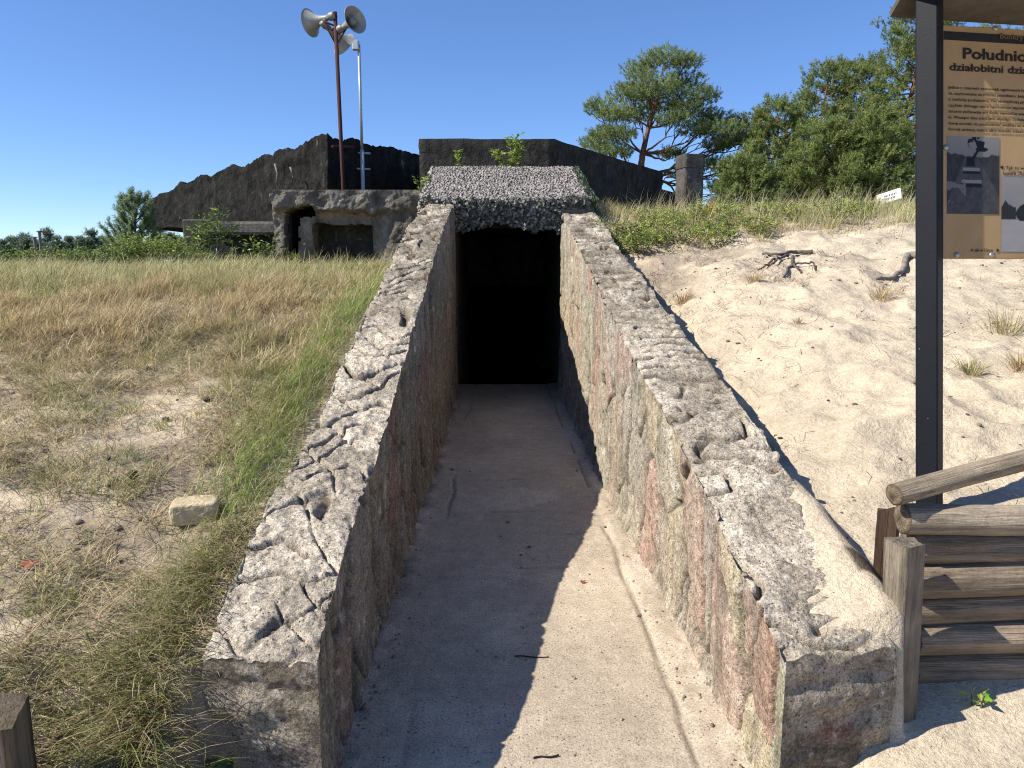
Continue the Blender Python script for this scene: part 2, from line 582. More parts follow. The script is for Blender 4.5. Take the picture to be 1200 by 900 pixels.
base = mix(np.array([.49, .405, .30]), np.array([.43, .355, .265]), sstep(.42, .6, fbm(X * 2, Yg * 1.2, o=4, seed=12)))
base = mix(base, np.array([.54, .455, .345]), sstep(.58, .72, fbm(X * 3.2, Yg * 2.2, o=4, seed=17)) * .6)
base = mix(base, np.array([.12, .10, .08]), crack * .7)
moss = edge * sstep(.42, .6, fbm(X * 8, Yg * 4, o=4, seed=19)) * sstep(2.5, 4.5, Yg)
base = mix(base, np.array([.10, .085, .06]), moss * .7)
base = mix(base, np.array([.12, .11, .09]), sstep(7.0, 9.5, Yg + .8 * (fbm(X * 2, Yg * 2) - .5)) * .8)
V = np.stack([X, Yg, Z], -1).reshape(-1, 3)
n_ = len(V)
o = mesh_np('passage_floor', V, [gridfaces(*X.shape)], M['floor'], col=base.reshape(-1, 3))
tag(o, kind='structure')


# ------------------------------------------------------------------ wing walls
PAL = np.array([[.38, .33, .25], [.46, .38, .235], [.44, .255, .18], [.33, .31, .21], [.48, .42, .33], [.40, .215, .155], [.42, .36, .25], [.36, .32, .25], [.48, .39, .24], [.45, .29, .22]])


def wing(side):
    L_ = side == 'l'
    Y = Y0 * np.exp(np.linspace(0, math.log(Y1 / Y0), 680))
    zt = topL(Y) if L_ else topR(Y)
    zt = zt + (fbm(Y * 3, 3 if L_ else 7, o=3, seed=44) - .5) * .04
    sgn = 1.0 if L_ else -1.0        # inner normal direction in x
    xi = np.full_like(Y, XL_IN) if L_ else np.interp(Y, [2.1, 4.9, 9.7], [.81, .785, .80])
    xi = xi + (fbm(Y * 1.1, 11 if L_ else 13, o=3, seed=45) - .5) * .03
    xo = np.full_like(Y, XL_OUT if L_ else XR_OUT) + (fbm(Y * 1.3, 17, o=3, seed=46) - .5) * .05
    nz, nt = 100, 58
    zb = -.1
    tz = np.linspace(0, 1, nz)[:-1]
    ins_z = zb + (zt[:, None] - zb) * tz[None]
    ins_x = np.repeat(xi[:, None], nz - 1, 1)
    tt = np.linspace(0, 1, nt)
    top_x = xi[:, None] + (xo - xi)[:, None] * tt[None]
    top_z = np.repeat(zt[:, None], nt, 1)
    out_z = zb + (zt[:, None] - zb) * tz[None, ::-1]
    out_x = np.repeat(xo[:, None], nz - 1, 1)
    Xs = np.concatenate([ins_x, top_x, out_x], 1)
    Zs = np.concatenate([ins_z, top_z, out_z], 1)
    Ys = np.repeat(Y[:, None], Xs.shape[1], 1)
    sec = np.concatenate([np.zeros(nz - 1), np.ones(nt), np.full(nz - 1, 2)])
    # ---- relief, inner face
    a = Ys + Zs * (.10 if L_ else -.12)
    hgt = np.maximum(zt[:, None] - Zs, 0)
    cs = .27
    wx = a / .25 + .55 * (fbm(Ys * 2.6, Zs * 1.6, o=3, seed=50) - .5)
    wz = (Zs / .62) + .9 * (fbm(Ys * 1.4, Zs * .8, o=2, seed=52) - .5)
    f1, f2, idv = worley(wx, wz, seed=21 if L_ else 33, jit=.95)
    bm_ = sstep(.34, .46, fbm(a * 3.0, Zs * 1.7, o=3, seed=54))
    brd = np.exp(-((f2 - f1) / (.04 + .045 * vn(a * 6, Zs * 3, seed=53))) ** 2) * bm_
    flute = fbm(a / .05, Zs / .6, o=3, seed=56) - .5
    rib = fbm(a / .22, Zs / .9, o=2, seed=57) - .5
    d_in = (idv - .5) * .018 - brd * .055 + flute * .012 + rib * .020 + (fbm(Ys * 12, Zs * 9, o=4, seed=58) - .5) * .022 + (fbm(Ys * 40, Zs * 40, o=3, seed=51) - .5) * .010
    # pits with a lip
    g1, g2_, gid = worley(a / .33, Zs / .30, seed=66)
    pit = np.exp(-((g1) / .20) ** 2) * (gid > .72)
    d_in = d_in - pit * .030
    foot = np.exp(-np.maximum(Zs, 0) / .035)
    d_in = d_in * (.25 + .75 * sstep(.0, .14, Zs)) * (.3 + .7 * sstep(Y0, Y0 + .07, Ys))
    d_in = d_in + foot * (.012 + .022 * vn(Ys * 9, 1, seed=59)) * (1.0 if not L_ else .8)
    if not L_:
        d_in = d_in + np.exp(-np.maximum(Zs, 0) / .25) * sstep(3.5, 5.5, Ys) * .03
    d_in = d_in * sstep(Y0 - .02, Y0 + .06, Ys)
    # ---- relief, top
    u = np.abs(Xs - xi[:, None])
    if L_:
        w1 = fbm(u * 3.4 + 3, Ys * 2.0, o=3, seed=61, g=.45)
        ph = Ys * 5.0 + 2.5 * w1 + .5 * np.sin(u * 14 + Ys * 3) + u * .8
        fr = np.abs(ph - np.round(ph))
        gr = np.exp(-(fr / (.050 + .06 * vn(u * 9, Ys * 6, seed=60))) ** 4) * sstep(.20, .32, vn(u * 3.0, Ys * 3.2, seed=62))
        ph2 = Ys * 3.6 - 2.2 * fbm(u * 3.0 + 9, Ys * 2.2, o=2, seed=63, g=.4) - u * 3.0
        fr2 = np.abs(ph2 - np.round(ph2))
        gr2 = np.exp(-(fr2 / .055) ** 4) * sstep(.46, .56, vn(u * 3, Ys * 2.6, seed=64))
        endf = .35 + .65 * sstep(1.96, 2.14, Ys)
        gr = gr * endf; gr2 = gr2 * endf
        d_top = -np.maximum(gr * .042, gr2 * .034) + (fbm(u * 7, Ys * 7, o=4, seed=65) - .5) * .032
    else:
        ph = Ys * 6.2 + 1.1 * fbm(u * 3.2, Ys * 1.6, o=3, seed=67) + u * 2.2 * (1 - sstep(2.8, 4.2, Ys))
        fr = ph - np.floor(ph)
        saw = np.where(fr < .82, fr / .82, (1 - fr) / .18)
        act = sstep(.30, .5, vn(u * 4, Ys * 2.6, seed=68))
        lum = fbm(u * 5, Ys * 5, o=3, seed=69) - .5
        n1 = fbm(u * 4.5, Ys * 4.2, o=2, seed=70, g=.35)
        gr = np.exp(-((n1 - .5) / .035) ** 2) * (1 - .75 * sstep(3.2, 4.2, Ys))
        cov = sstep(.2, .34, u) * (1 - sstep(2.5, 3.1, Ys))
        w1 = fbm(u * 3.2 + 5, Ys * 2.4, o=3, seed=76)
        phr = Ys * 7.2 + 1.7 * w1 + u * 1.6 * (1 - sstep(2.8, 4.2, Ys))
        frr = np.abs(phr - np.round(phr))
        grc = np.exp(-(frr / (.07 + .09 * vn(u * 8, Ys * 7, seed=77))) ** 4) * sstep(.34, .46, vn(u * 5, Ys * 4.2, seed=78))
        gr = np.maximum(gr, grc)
        d_top = ((saw - .6) * .035 * act + lum * .042 - gr * .042) * (1 - .8 * cov)
    chip = np.minimum(u, np.abs(Xs - xo[:, None]))
    d_top = d_top - np.exp(-(chip / .02) ** 2) * (.004 + .022 * np.clip(fbm(Ys * 7, 2, o=3, seed=72) - .45, 0, 1))
    d_top = d_top + (fbm(Xs * 26, Ys * 26, o=3, seed=73) - .5) * .020 + (fbm(Xs * 62, Ys * 62, o=3, seed=75) - .5) * .014
    d_out = (fbm(Ys * 4, Zs * 4, o=4, seed=74) - .5) * .05
    secm = np.repeat(sec[None], len(Y), 0)
    nx = np.where(secm == 0, sgn, np.where(secm == 2, -sgn, 0.0))
    nzv = np.where(secm == 1, 1.0, 0.0)
    d = np.where(secm == 0, d_in, np.where(secm == 1, d_top, d_out))
    # blend at the two arrises
    k0 = nz - 1; k1 = nz - 1 + nt - 1
    for k, s_ in ((k0, sgn), (k1, -sgn)):
        nx[:, k] = s_ * .7; nzv[:, k] = .7
    dxv = d * nx; dzv = d * nzv
    # inner relief fades into the arris
    fade = np.where(secm == 0, sstep(0, .05, hgt), 1.0)
    dxv = np.where(secm == 0, d_in * sgn * (.35 + .65 * fade), dxv)
    Xd = Xs + dxv; Zd = Zs + dzv
    Xd[:, k0] = Xs[:, k0] + sgn * d_in[:, k0] * .35
    Yd = Ys + (.10 if not L_ else .04) * (u / .38) * (1 - sstep(Y0, Y0 + .6, Ys))
    Vm = np.stack([Xd, Yd, Zd], -1)
    # ---- colour
    idc = np.floor(idv * 997).astype(int) % len(PAL)
    ci = PAL[idc]
    soft = PAL[np.floor(worley(a / .6 + .6 * fbm(a * 2, Zs * 2, seed=81), Zs / 1.1, seed=82)[2] * 991).astype(int) % len(PAL)]
    ci = ci * .75 + soft * .25
    ci = mix(ci, np.array([.40, .345, .26]), sstep(.45, .65, fbm(a * 3.5, Zs * 1.6, o=4, seed=83)) * .6)
    ci = mix(ci, np.array([.11, .095, .07]), np.clip(brd * .8 + pit * .6, 0, .8))
    streak = sstep(.60, .74, fbm(a / .04, Zs / 1.1, o=3, seed=84))
    ci = mix(ci, np.array([.15, .13, .10]), streak * .45)
    ci = ci * .78 + ci.mean(-1, keepdims=True) * np.array([1.10, 1.0, .84]) * .22
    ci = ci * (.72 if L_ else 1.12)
    ct = mix(np.array([.60, .52, .41]), np.array([.42, .36, .28]), sstep(.4, .65, fbm(Xs * 5, Ys * 5, o=4, seed=85)))
    far = sstep(3.6, 6.5, Ys)
    ct = mix(ct, np.array([.22, .19, .145]), far * sstep(.30, .55, fbm(Xs * 8, Ys * 6, o=4, seed=86)) * .85)
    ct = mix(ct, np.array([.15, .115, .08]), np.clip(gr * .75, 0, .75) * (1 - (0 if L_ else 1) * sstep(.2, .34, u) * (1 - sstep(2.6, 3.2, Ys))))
    mossm = gr * sstep(.35, .6, vn(Xs * 6, Ys * 4, seed=87)) * sstep(2.8, 4.5, Ys)
    ct = mix(ct, np.array([.075, .05, .025]), np.clip(mossm * .9 + far * .8 * sstep(.66, .74, fbm(Xs * 14, Ys * 10, o=3, seed=88)), 0, .9))
    co_ = np.zeros(Xs.shape + (3,)) + np.array([.26, .235, .19])
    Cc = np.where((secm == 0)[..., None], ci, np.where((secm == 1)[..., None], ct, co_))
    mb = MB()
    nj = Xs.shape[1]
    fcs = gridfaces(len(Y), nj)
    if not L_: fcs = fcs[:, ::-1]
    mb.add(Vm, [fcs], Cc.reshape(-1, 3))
    # front end cap
    for row, sg in ((0, -1.0), (len(Y) - 1, 1.0)):
        inn = Vm[row, :nz - 1]; top = Vm[row, nz - 1:nz - 1 + nt]; out = Vm[row, nz - 1 + nt:][::-1]
        s_ = tt[None, :, None]
        body = inn[:, None] * (1 - s_) + out[:, None] * s_
        # let the rows take on the shape of the top edge
        dev = top - (top[:1] * (1 - tt[:, None]) + top[-1:] * tt[:, None])
        body = body + dev[None] * (tz[:, None, None] ** 3)
        cap = np.concatenate([body, top[None]], 0)
        fadeb = (np.minimum(tt, 1 - tt) * 8).clip(0, 1)[None] * ((1 - np.linspace(0, 1, nz)) * 10).clip(0, 1)[:, None]
        dd = (fbm(cap[..., 0] * 7, cap[..., 2] * 9, o=5, seed=91) - .5) * .05 + (vn(cap[..., 2] * 18, 0, seed=92) - .5) * .012
        cap[..., 1] += dd * fadeb
        cc = mix(np.array([.38, .325, .25]), np.array([.16, .13, .095]), sstep(.42, .6, fbm(cap[..., 0] * 5, cap[..., 2] * 6, o=4, seed=93)) * .8)
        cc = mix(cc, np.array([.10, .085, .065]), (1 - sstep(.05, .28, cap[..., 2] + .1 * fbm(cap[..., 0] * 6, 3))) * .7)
        if not L_:
            cc = mix(cc, np.array([.30, .13, .085]), np.exp(-((cap[..., 0] - 1.0) / .05) ** 2 - ((cap[..., 2] - .23) / .035) ** 2) * .7)
        q = gridfaces(nz, nt)
        if (sg < 0) == L_: q = q[:, ::-1]
        mb.add(cap, [q], cc.reshape(-1, 3))
    lab = ('left sloping ramp wall, pale top cut by winding grooves, grass bank behind it' if L_ else
           'right sloping ramp wall with pink and ochre stone face, loose sand over its low end')
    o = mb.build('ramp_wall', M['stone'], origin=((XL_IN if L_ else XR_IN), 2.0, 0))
    return tag(o, lab, 'wall', 'ramp walls of the bunker entrance')


wing('l'); wing('r')

# ------------------------------------------------------------------ entrance portal (roof slab, tunnel, stairs)
por = empty('entrance_portal', (.15, 9.6, 0), 'dark doorway of the bunker passage under the netted sloping roof', 'bunker entrance')


def prism(poly_yz, x0, x1):
    p = np.asarray(poly_yz, float); n = len(p)
    V = np.concatenate([np.c_[np.full(n, x0), p], np.c_[np.full(n, x1), p]])
    i = np.arange(n); i2 = (i + 1) % n
    return V, [np.stack([i, i2, n + i2, n + i], -1), np.array([list(range(n))[::-1]]), np.array([list(range(n, 2 * n))])]


mb = MB()
mb.add(*prism([(9.25, 2.29), (11.45, 3.0), (11.45, 2.72), (9.25, 2.08)], -.86, 1.2), (.26, .24, .2))
mb.build('roof_slab', M['grey_concrete'], por, smooth=False)
mb = MB()
for x0, x1 in ((-.87, -.53), (.82, 1.2)):
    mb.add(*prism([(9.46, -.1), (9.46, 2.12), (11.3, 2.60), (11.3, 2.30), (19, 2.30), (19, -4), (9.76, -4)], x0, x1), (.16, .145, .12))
mb.build('tunnel_walls', M['grey_concrete'], por, smooth=False)
mb = MB()
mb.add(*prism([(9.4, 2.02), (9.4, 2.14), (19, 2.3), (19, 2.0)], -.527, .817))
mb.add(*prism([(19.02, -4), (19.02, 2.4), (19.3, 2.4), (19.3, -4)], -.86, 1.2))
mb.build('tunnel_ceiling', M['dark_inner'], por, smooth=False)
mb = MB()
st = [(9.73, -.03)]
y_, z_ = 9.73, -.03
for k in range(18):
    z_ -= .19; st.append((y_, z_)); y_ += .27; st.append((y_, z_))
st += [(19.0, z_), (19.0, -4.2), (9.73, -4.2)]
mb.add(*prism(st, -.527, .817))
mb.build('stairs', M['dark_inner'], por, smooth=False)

# ------------------------------------------------------------------ camouflage net
def flaps(P, N_, T, n, size, r, curl=.6, wild=None, lift=.25):
    """little curled leaf flaps at points P with normals N_, tangents T -> V, faces (2 quads each, 6 verts)"""
    B = np.cross(N_, T)
    ang = r.random(n) * 2 * np.pi if wild is None else wild + r.normal(0, .28, n)
    t = T * np.cos(ang)[:, None] + B * np.sin(ang)[:, None]
    b = np.cross(N_, t)
    s = size * (.6 + .8 * r.random(n))[:, None]
    tw = (r.random(n) - .5)[:, None] * 1.6
    up = N_
    p0 = P - b * s * .38
    p1 = P + b * s * .38
    m0 = p0 + t * s * .6 + up * s * (lift + tw * .3)
    m1 = p1 + t * s * .6 + up * s * (lift - tw * .3)
    e0 = p0 + b * s * .2 + t * s * 1.15 + up * s * (lift * .3 + tw * curl * .5)
    e1 = p1 - b * s * .2 + t * s * 1.15 + up * s * (lift * .3 - tw * curl * .5)
    V = np.stack([p0, p1, m0, m1, e0, e1], 1).reshape(-1, 3)
    k = np.arange(n)[:, None] * 6
    return V, [np.concatenate([k + np.array([0, 1, 3, 2]), k + np.array([2, 3, 5, 4])])]


net = empty('camouflage_net', (.17, 9.6, 2.4), 'pinkish grey camouflage net draped over the roof of the dark doorway', 'camouflage net')
r = np.random.default_rng(11)
A = at(509, 198, 11.4); B_ = at(669, 198, 11.4); Cc_ = at(690, 236, 9.2); D_ = at(496, 238, 9.2)


def sheet(u, v):
    """u across 0..1, v 0 (back edge) .. 1 (front edge)"""
    p = (A[None] * (1 - u)[:, None] + B_[None] * u[:, None]) * (1 - v)[:, None] + (D_[None] * (1 - u)[:, None] + Cc_[None] * u[:, None]) * v[:, None]
    p = p + np.array([0, 0, 1])[None] * (.03 + .03 * (fbm(u * 5, v * 5, o=3, seed=101) - .5) + .012 * np.sin(v * 9) * (vn(u * 3, v * 2, seed=3)))[:, None]
    return p


ncol, nrow = 54, 96
kk, jj = np.meshgrid(np.arange(ncol), np.arange(nrow))
vv = (jj.ravel() + r.random(ncol * nrow)) / nrow
uu = (kk.ravel() + .5) / ncol
uu = uu + .0085 * np.sin(vv * 19 + 2.2 * fbm(uu * 6, vv * 2, o=2, seed=104)) + (r.random(len(uu)) - .5) * .006
P = sheet(uu, vv)
nrm = np.cross(B_ - A, D_ - A); nrm /= np.linalg.norm(nrm)
if nrm[2] < 0: nrm = -nrm
Nn = np.repeat(nrm[None], len(P), 0) + (r.random((len(P), 3)) - .5) * .35
Nn /= np.linalg.norm(Nn, axis=1)[:, None]
Tn = np.cross(Nn, np.array([0.0, 1, 0.3])); Tn /= np.linalg.norm(Tn, axis=1)[:, None]
mb = MB()
mb.add(*flaps(P, Nn, Tn, len(P), .030, r, wild=math.pi / 2, lift=.35))
edge_pts = []
# front hang and side drapes
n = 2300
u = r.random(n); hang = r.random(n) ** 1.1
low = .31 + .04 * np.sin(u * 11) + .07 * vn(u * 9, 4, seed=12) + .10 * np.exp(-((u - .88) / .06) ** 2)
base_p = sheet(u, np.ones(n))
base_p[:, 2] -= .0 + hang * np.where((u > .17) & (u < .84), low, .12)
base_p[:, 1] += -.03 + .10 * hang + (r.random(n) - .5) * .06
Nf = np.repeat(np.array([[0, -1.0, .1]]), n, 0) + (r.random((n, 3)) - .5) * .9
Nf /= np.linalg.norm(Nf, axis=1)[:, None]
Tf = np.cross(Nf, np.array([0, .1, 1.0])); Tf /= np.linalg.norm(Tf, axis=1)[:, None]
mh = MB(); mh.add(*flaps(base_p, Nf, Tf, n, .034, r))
for side in (0, 1):
    n = 1300
    v = r.random(n); hang = r.random(n)
    bp = sheet(np.full(n, float(side)), v)
    bp[:, 2] -= hang * (.10 + .12 * v)
    bp[:, 0] += (1 if side else -1) * ((.03 if side else .01) + .04 * hang + (.07 if side else .03) * r.random(n))
    Nf = np.repeat(np.array([[1.0 if side else -1.0, -.2, .3]]), n, 0) + (r.random((n, 3)) - .5) * .8
    Nf /= np.linalg.norm(Nf, axis=1)[:, None]
    Tf = np.cross(Nf, np.array([0, 1, 0.1])); Tf /= np.linalg.norm(Tf, axis=1)[:, None]
    if side:
        mbg = MB(); mbg.add(*flaps(bp, Nf, Tf, n, .042, r))
    else:
        mb.add(*flaps(bp, Nf, Tf, n, .036, r))
mb.build('net_flaps', M['net'], net, smooth=False)
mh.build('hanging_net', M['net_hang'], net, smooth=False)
o = mbg.build('net_edge', M['net_green'], net, smooth=False)
o['label'] = 'greener right edge of the net'
# dark sheet added under the garlands, standing in for shadow between them
ub, vb = np.meshgrid(np.linspace(-.01, 1.01, 60), np.linspace(0, 1, 30))
Pb = sheet(ub.ravel(), vb.ravel()) - np.array([0, 0, .012])
mesh_np('net_gap_shade', np.concatenate([Pb, Pb - np.array([0, 0, .004])]), [gridfaces(30, 60), gridfaces(30, 60)[:, ::-1] + 1800], M['cord'], net)
# mesh of cords
mb = MB()
for k in range(19):
    v = np.linspace(0, 1, 16); pts = sheet(np.full(16, k / 18), v) - np.array([0, 0, .01])
    tail = pts[-1] + np.array([[0, -.03, -.05], [0, 0, -.16], [0, .03, -.24]]) * (1 if 3 < k < 15 else .3)
    mb.add(*tube(np.concatenate([pts, tail]), .004, 4))
for k in range(14):
    u_ = np.linspace(0, 1, 20); mb.add(*tube(sheet(u_, np.full(20, k / 13)) - np.array([0, 0, .01]), .004, 4))
for k in range(4):
    u_ = np.linspace(.17, .84, 20); p_ = sheet(u_, np.ones(20)) + np.array([0, .02, -.06 * (k + 1)])
    mb.add(*tube(p_, .004, 4))
mb.build('net_cord', M['cord'], net)


# ------------------------------------------------------------------ blackened bunker blocks
def noisy_prism(foot, zb, zt_fn, name, mat, origin, colr, amp=.06, step=.12, zstep=.14, lip=None, label=None, cat=None, bottom_fn=None, fs=1.0):
    """extruded footprint (closed polygon, counter-clockwise from above) with displaced faces and flat noisy top"""
    foot = np.asarray(foot, float)
    pts = []; nor = []; sl = 0; ss = []
    m = len(foot)
    for i in range(m):
        a, b = foot[i], foot[(i + 1) % m]
        L_ = np.linalg.norm(b - a); k = max(2, int(L_ / step))
        t = np.linspace(0, 1, k, endpoint=False)
        pts.append(a[None] * (1 - t)[:, None] + b[None] * t[:, None])
        nn = np.array([(b - a)[1], -(b - a)[0]]) / L_
        nor.append(np.repeat(nn[None], k, 0)); ss.append(sl + t * L_); sl += L_
    pts = np.concatenate(pts); nor = np.concatenate(nor)
    n = len(pts)
    zt = zt_fn(pts[:, 0], pts[:, 1])
    zbv = np.full(n, zb) if bottom_fn is None else bottom_fn(pts[:, 0], pts[:, 1])
    nzv = max(3, int((zt.max() - zb) / zstep))
    T = np.linspace(0, 1, nzv)
    Zv = zbv[None] + (zt - zbv)[None] * T[:, None]
    Xv = np.repeat(pts[None, :, 0], nzv, 0); Yv = np.repeat(pts[None, :, 1], nzv, 0)
    s_ = Xv * .8 + Yv * .6
    d = (fbm(Xv * 2.2 * fs + Yv * 1.3, Zv * 1.2 * fs, Yv * 2, o=5, seed=111) - .5) * amp * 2
    d = d + (vn(s_ * 6 * fs, Zv * .4, seed=112) - .5) * amp * .2
    if lip is not None:
        d = d + lip[1] * (Zv > (zt[None] - lip[0]))
    d = d - np.exp(-((1 - T[:, None]) * (zt - zbv)[None] / .04) ** 2) * amp * .4
    Xd = Xv + nor[None, :, 0] * d; Yd = Yv + nor[None, :, 1] * d
    V = np.stack([Xd, Yd, Zv], -1)
    mb = MB(); mb.add(V, [gridfaces(nzv, n, True)], colr)
    # top as concentric rings
    c = pts.mean(0); ring = V[-1]
    rings = [ring]
    for q in (.9, .7, .45, .2):
        rr = ring.copy(); rr[:, :2] = c + (ring[:, :2] - c) * q
        rr[:, 2] = zt_fn(rr[:, 0], rr[:, 1]) + (fbm(rr[:, 0] * 2, rr[:, 1] * 2, o=3, seed=5) - .4) * .04
        rings.append(rr)
    mb.add(np.stack(rings), [gridfaces(len(rings), n, True)], np.asarray(colr) * 1.0)
    last = rings[-1]
    mb.add(last, [np.array([np.arange(n)])], colr)
    mb.add(V[0], [np.array([np.arange(n)[::-1]])], colr)
    o = mb.build(name, mat, origin=origin)
    if label: tag(o, label, cat)
    return o


BLK = (.022, .021, .019)
# right block
p_c = at(649, 163, 13.0); p_l = at(491, 163, 13.0); p_r = at(776, 201, 17.6)
ztop = float(p_c[2])
foot = [(p_l[0], 13.0), (p_c[0], 13.0), (p_r[0], 17.6), (p_r[0] - 1.0, 19.5), (p_l[0], 19.0)]
noisy_prism(foot, 1.2, lambda x, y: np.full(np.shape(x), ztop) + (fbm(x * 1.5, y * 1.5, seed=3) - .5) * .05, 'bunker_block', M['blackened'],
            (p_c[0], 14, 1.2), (.052, .048, .041), amp=.025, step=.1, zstep=.1, lip=(.12, .022),
            label='black flat topped concrete block behind the netted doorway roof', cat='bunker')
# low wall between that block and the pillar
a_ = at(777, 222, 17.9); b_ = at(800, 226, 18.0)
noisy_prism([(a_[0] - .2, 17.9), (b_[0] + .3, 17.9), (b_[0] + .3, 18.5), (a_[0] - .2, 18.5)], 1.6, lambda x, y: np.full(np.shape(x), float(a_[2])) - (x - a_[0]) * .25, 'low_wall',
            M['blackened'], (a_[0], 18, 1.6), (.07, .066, .058), amp=.02, label='short low concrete wall between black block and pillar', cat='wall')
# pillar
pl_, pr_ = at(795, 250, 16.5), at(824.5, 250, 16.5)
pt = float(at(810, 180, 16.5)[2])
w_ = pr_[0] - pl_[0]
cang = rotz(math.radians(-4))
xm = (pl_[0] + pr_[0]) / 2
pil = empty('concrete_pillar', (xm, 16.75, 1.7), 'square concrete pillar with a cap standing among weeds', 'pillar')


def sq(hw, cx_, cy_, a):
    R = rotz(a)[:2, :2]
    return [tuple(R @ np.array(q) + np.array([cx_, cy_])) for q in ((-hw, -hw), (hw, -hw), (hw, hw), (-hw, hw))]


def as_part(o, parent):
    o.parent = parent
    o.location = Vector(o.location) - Vector(ORG[parent.name])
    ORG[o.name] = ORG[parent.name]
    for k in ('label', 'category'):
        if k in o: del o[k]


capz = float(at(810, 196, 16.5)[2])
o = noisy_prism(sq(w_ * .40, xm, 16.75, math.radians(12)), 1.7, lambda x, y: np.full(np.shape(x), capz + .01), 'shaft', M['grey_concrete'], (xm, 16.75, 1.7), (.13, .115, .10), amp=.012, step=.05, zstep=.06, fs=3)
as_part(o, pil)
o = noisy_prism(sq(w_ * .425, xm, 16.75, math.radians(12)), capz, lambda x, y: np.full(np.shape(x), pt), 'cap', M['grey_concrete'], (xm, 16.75, 1.7), (.11, .10, .085), amp=.012, step=.05, zstep=.06, fs=3)
as_part(o, pil)

# left block: broken slab with a scalloped top, seen corner-on
lb = empty('bunker_roof_slab', (-4, 15.5, 1.4), 'huge black broken roof slab with a scalloped sloping top edge on the left', 'bunker')
outl = [(168, 240, 268), (172, 236, 268), (187, 228, 268), (197, 225, 267), (203, 219, 266), (212, 214, 266), (219, 217, 265), (222, 213, 264), (236, 206, 263), (250, 204, 262), (254, 201, 262),
        (270, 196, 262), (290, 191.5, 262), (297, 187, 263), (318, 181, 263), (333, 173.5, 263), (345, 171.5, 263), (352, 166, 264), (368, 161, 264), (378, 157.5, 264), (384, 157, 264)]
outr = [(384, 157, 264), (392, 162, 262), (408, 163, 262), (418, 164, 262), (425, 168, 262), (434, 167, 262), (446, 170, 262), (458, 172, 262), (470, 175, 262), (482, 178, 262), (494, 179, 262)]


def facepts(lst, ya, yb, n):
    px = np.array([q[0] for q in lst], float)
    # densify with rounded scallops
    s = np.linspace(px[0], px[-1], n)
    tp = np.interp(s, px, [q[1] for q in lst]); bt = np.interp(s, px, [q[2] for q in lst])
    f = (s - px[0]) / (px[-1] - px[0])
    # depth is linear along the face in 1/Y
    Yv = 1 / (1 / ya * (1 - f) + 1 / yb * f)
    top = np.array([at(a, b, c) for a, b, c in zip(s, tp, Yv)])
    bot = np.array([at(a, b, c) for a, b, c in zip(s, bt, Yv)])
    return top, bot


tL, bL = facepts(outl, 19.5, 15.0, 150)
tR, bR = facepts(outr, 15.0, 17.3, 70)
top = np.concatenate([tL, tR[1:]]); bot = np.concatenate([bL, bR[1:]])
n = len(top); nz = 34
T = np.linspace(0, 1, nz)[:, None, None]
front = bot[None] * (1 - T) + top[None] * T
s = np.arange(n) / n * 30
dn = (fbm(front[..., 0] * 2.2, front[..., 2] * 2.2, o=6, seed=121, g=.6) - .5) * .20 + (vn(front[..., 0] * 3.2 + front[..., 1], front[..., 2] * .3, seed=122) - .5) * .02
dn *= np.minimum(1, 6 * np.minimum(T[..., 0], 1.001 - T[..., 0]) + .25)
front[..., 1] += dn
arc = np.concatenate([[0], np.cumsum(np.linalg.norm(np.diff(top, axis=0), axis=1))])
scal = np.abs(np.sin(arc * 2.9 + 5 * fbm(arc * .8, 2, seed=126))) ** .6 * (.4 + .6 * vn(arc * .9, 7, seed=127))
front[-1, :, 2] += scal * .09 - .05 + (fbm(s * 2.2, 3, o=4, seed=123, g=.65) - .5) * .10
front[-2, :, 2] += scal * .05 - .03
front[..., 1] -= (scal[None] - .5) * .03 * np.minimum(1, 3 * np.arange(nz) / nz)[:, None]
front[0, :, 2] += (fbm(s * 1.1, 9, o=3, seed=124) - .5) * .10
# roof going back, rough and slightly domed
rings = [front[-1]]
for k, dy in enumerate((.25, .8, 1.8, 3.2, 4.2)):
    rr = front[-1].copy(); rr[:, 1] = np.maximum(rr[:, 1] + dy, 0); rr[:, 2] += (-.02, -.05, -.12, -.3, -.6)[k] + (fbm(rr[:, 0] * 2, rr[:, 1] * 2, o=4, seed=125) - .5) * .15
    rings.append(rr)
backb = rings[-1].copy(); backb[:, 2] = bot[:, 2]
rings.append(backb); 
midb = front[0].copy(); midb[:, 1] += 1.5; midb[:, 2] += .05
rings += [midb, front[0]]
mb = MB()
mb.add(front, [gridfaces(nz, n)], BLK)
mb.add(np.stack(rings), [gridfaces(len(rings), n)], BLK)
ends = np.stack(rings)
for col_i in (0, n - 1):
    loop = np.concatenate([front[:, col_i], ends[1:-1, col_i]])
    mb.add(loop, [np.array([np.arange(len(loop))])], BLK)
mb.build('slab', M['blackened'], lb)
# pieces carrying the slab
mb = MB()
p0, p1 = at(213, 262, 17.5), at(248, 285, 17.5)
V_, f_ = box(((p0[0] + p1[0]) / 2, 18.2, (p0[2] + p1[2]) / 2 + .05), (p1[0] - p0[0], 1.4, p0[2] - p1[2] + .1), bev=.04)
mb.add(V_, f_, (.11, .10, .085))
mb.build('corbel', M['grey_concrete'], lb, smooth=False)
mb = MB()
p0, p1 = at(249, 263, 15.6), at(335, 310, 15.6)
V_, f_ = box(((p0[0] + p1[0]) / 2, 16.6, (p0[2] + p1[2]) / 2 - .35), (p1[0] - p0[0], 1.8, p0[2] - p1[2] + .75), bev=.05)
mb.add(V_, f_, (.045, .042, .036))
V_, f_ = box(((p0[0] + p1[0]) / 2 + .02, 16.35, p0[2] - .08), (p1[0] - p0[0] + .1, 1.9, .26), bev=.05)
mb.add(V_, f_, (.17, .155, .13))
mb.build('supporting_wall', M['grey_concrete'], lb, smooth=False)
mb = MB()
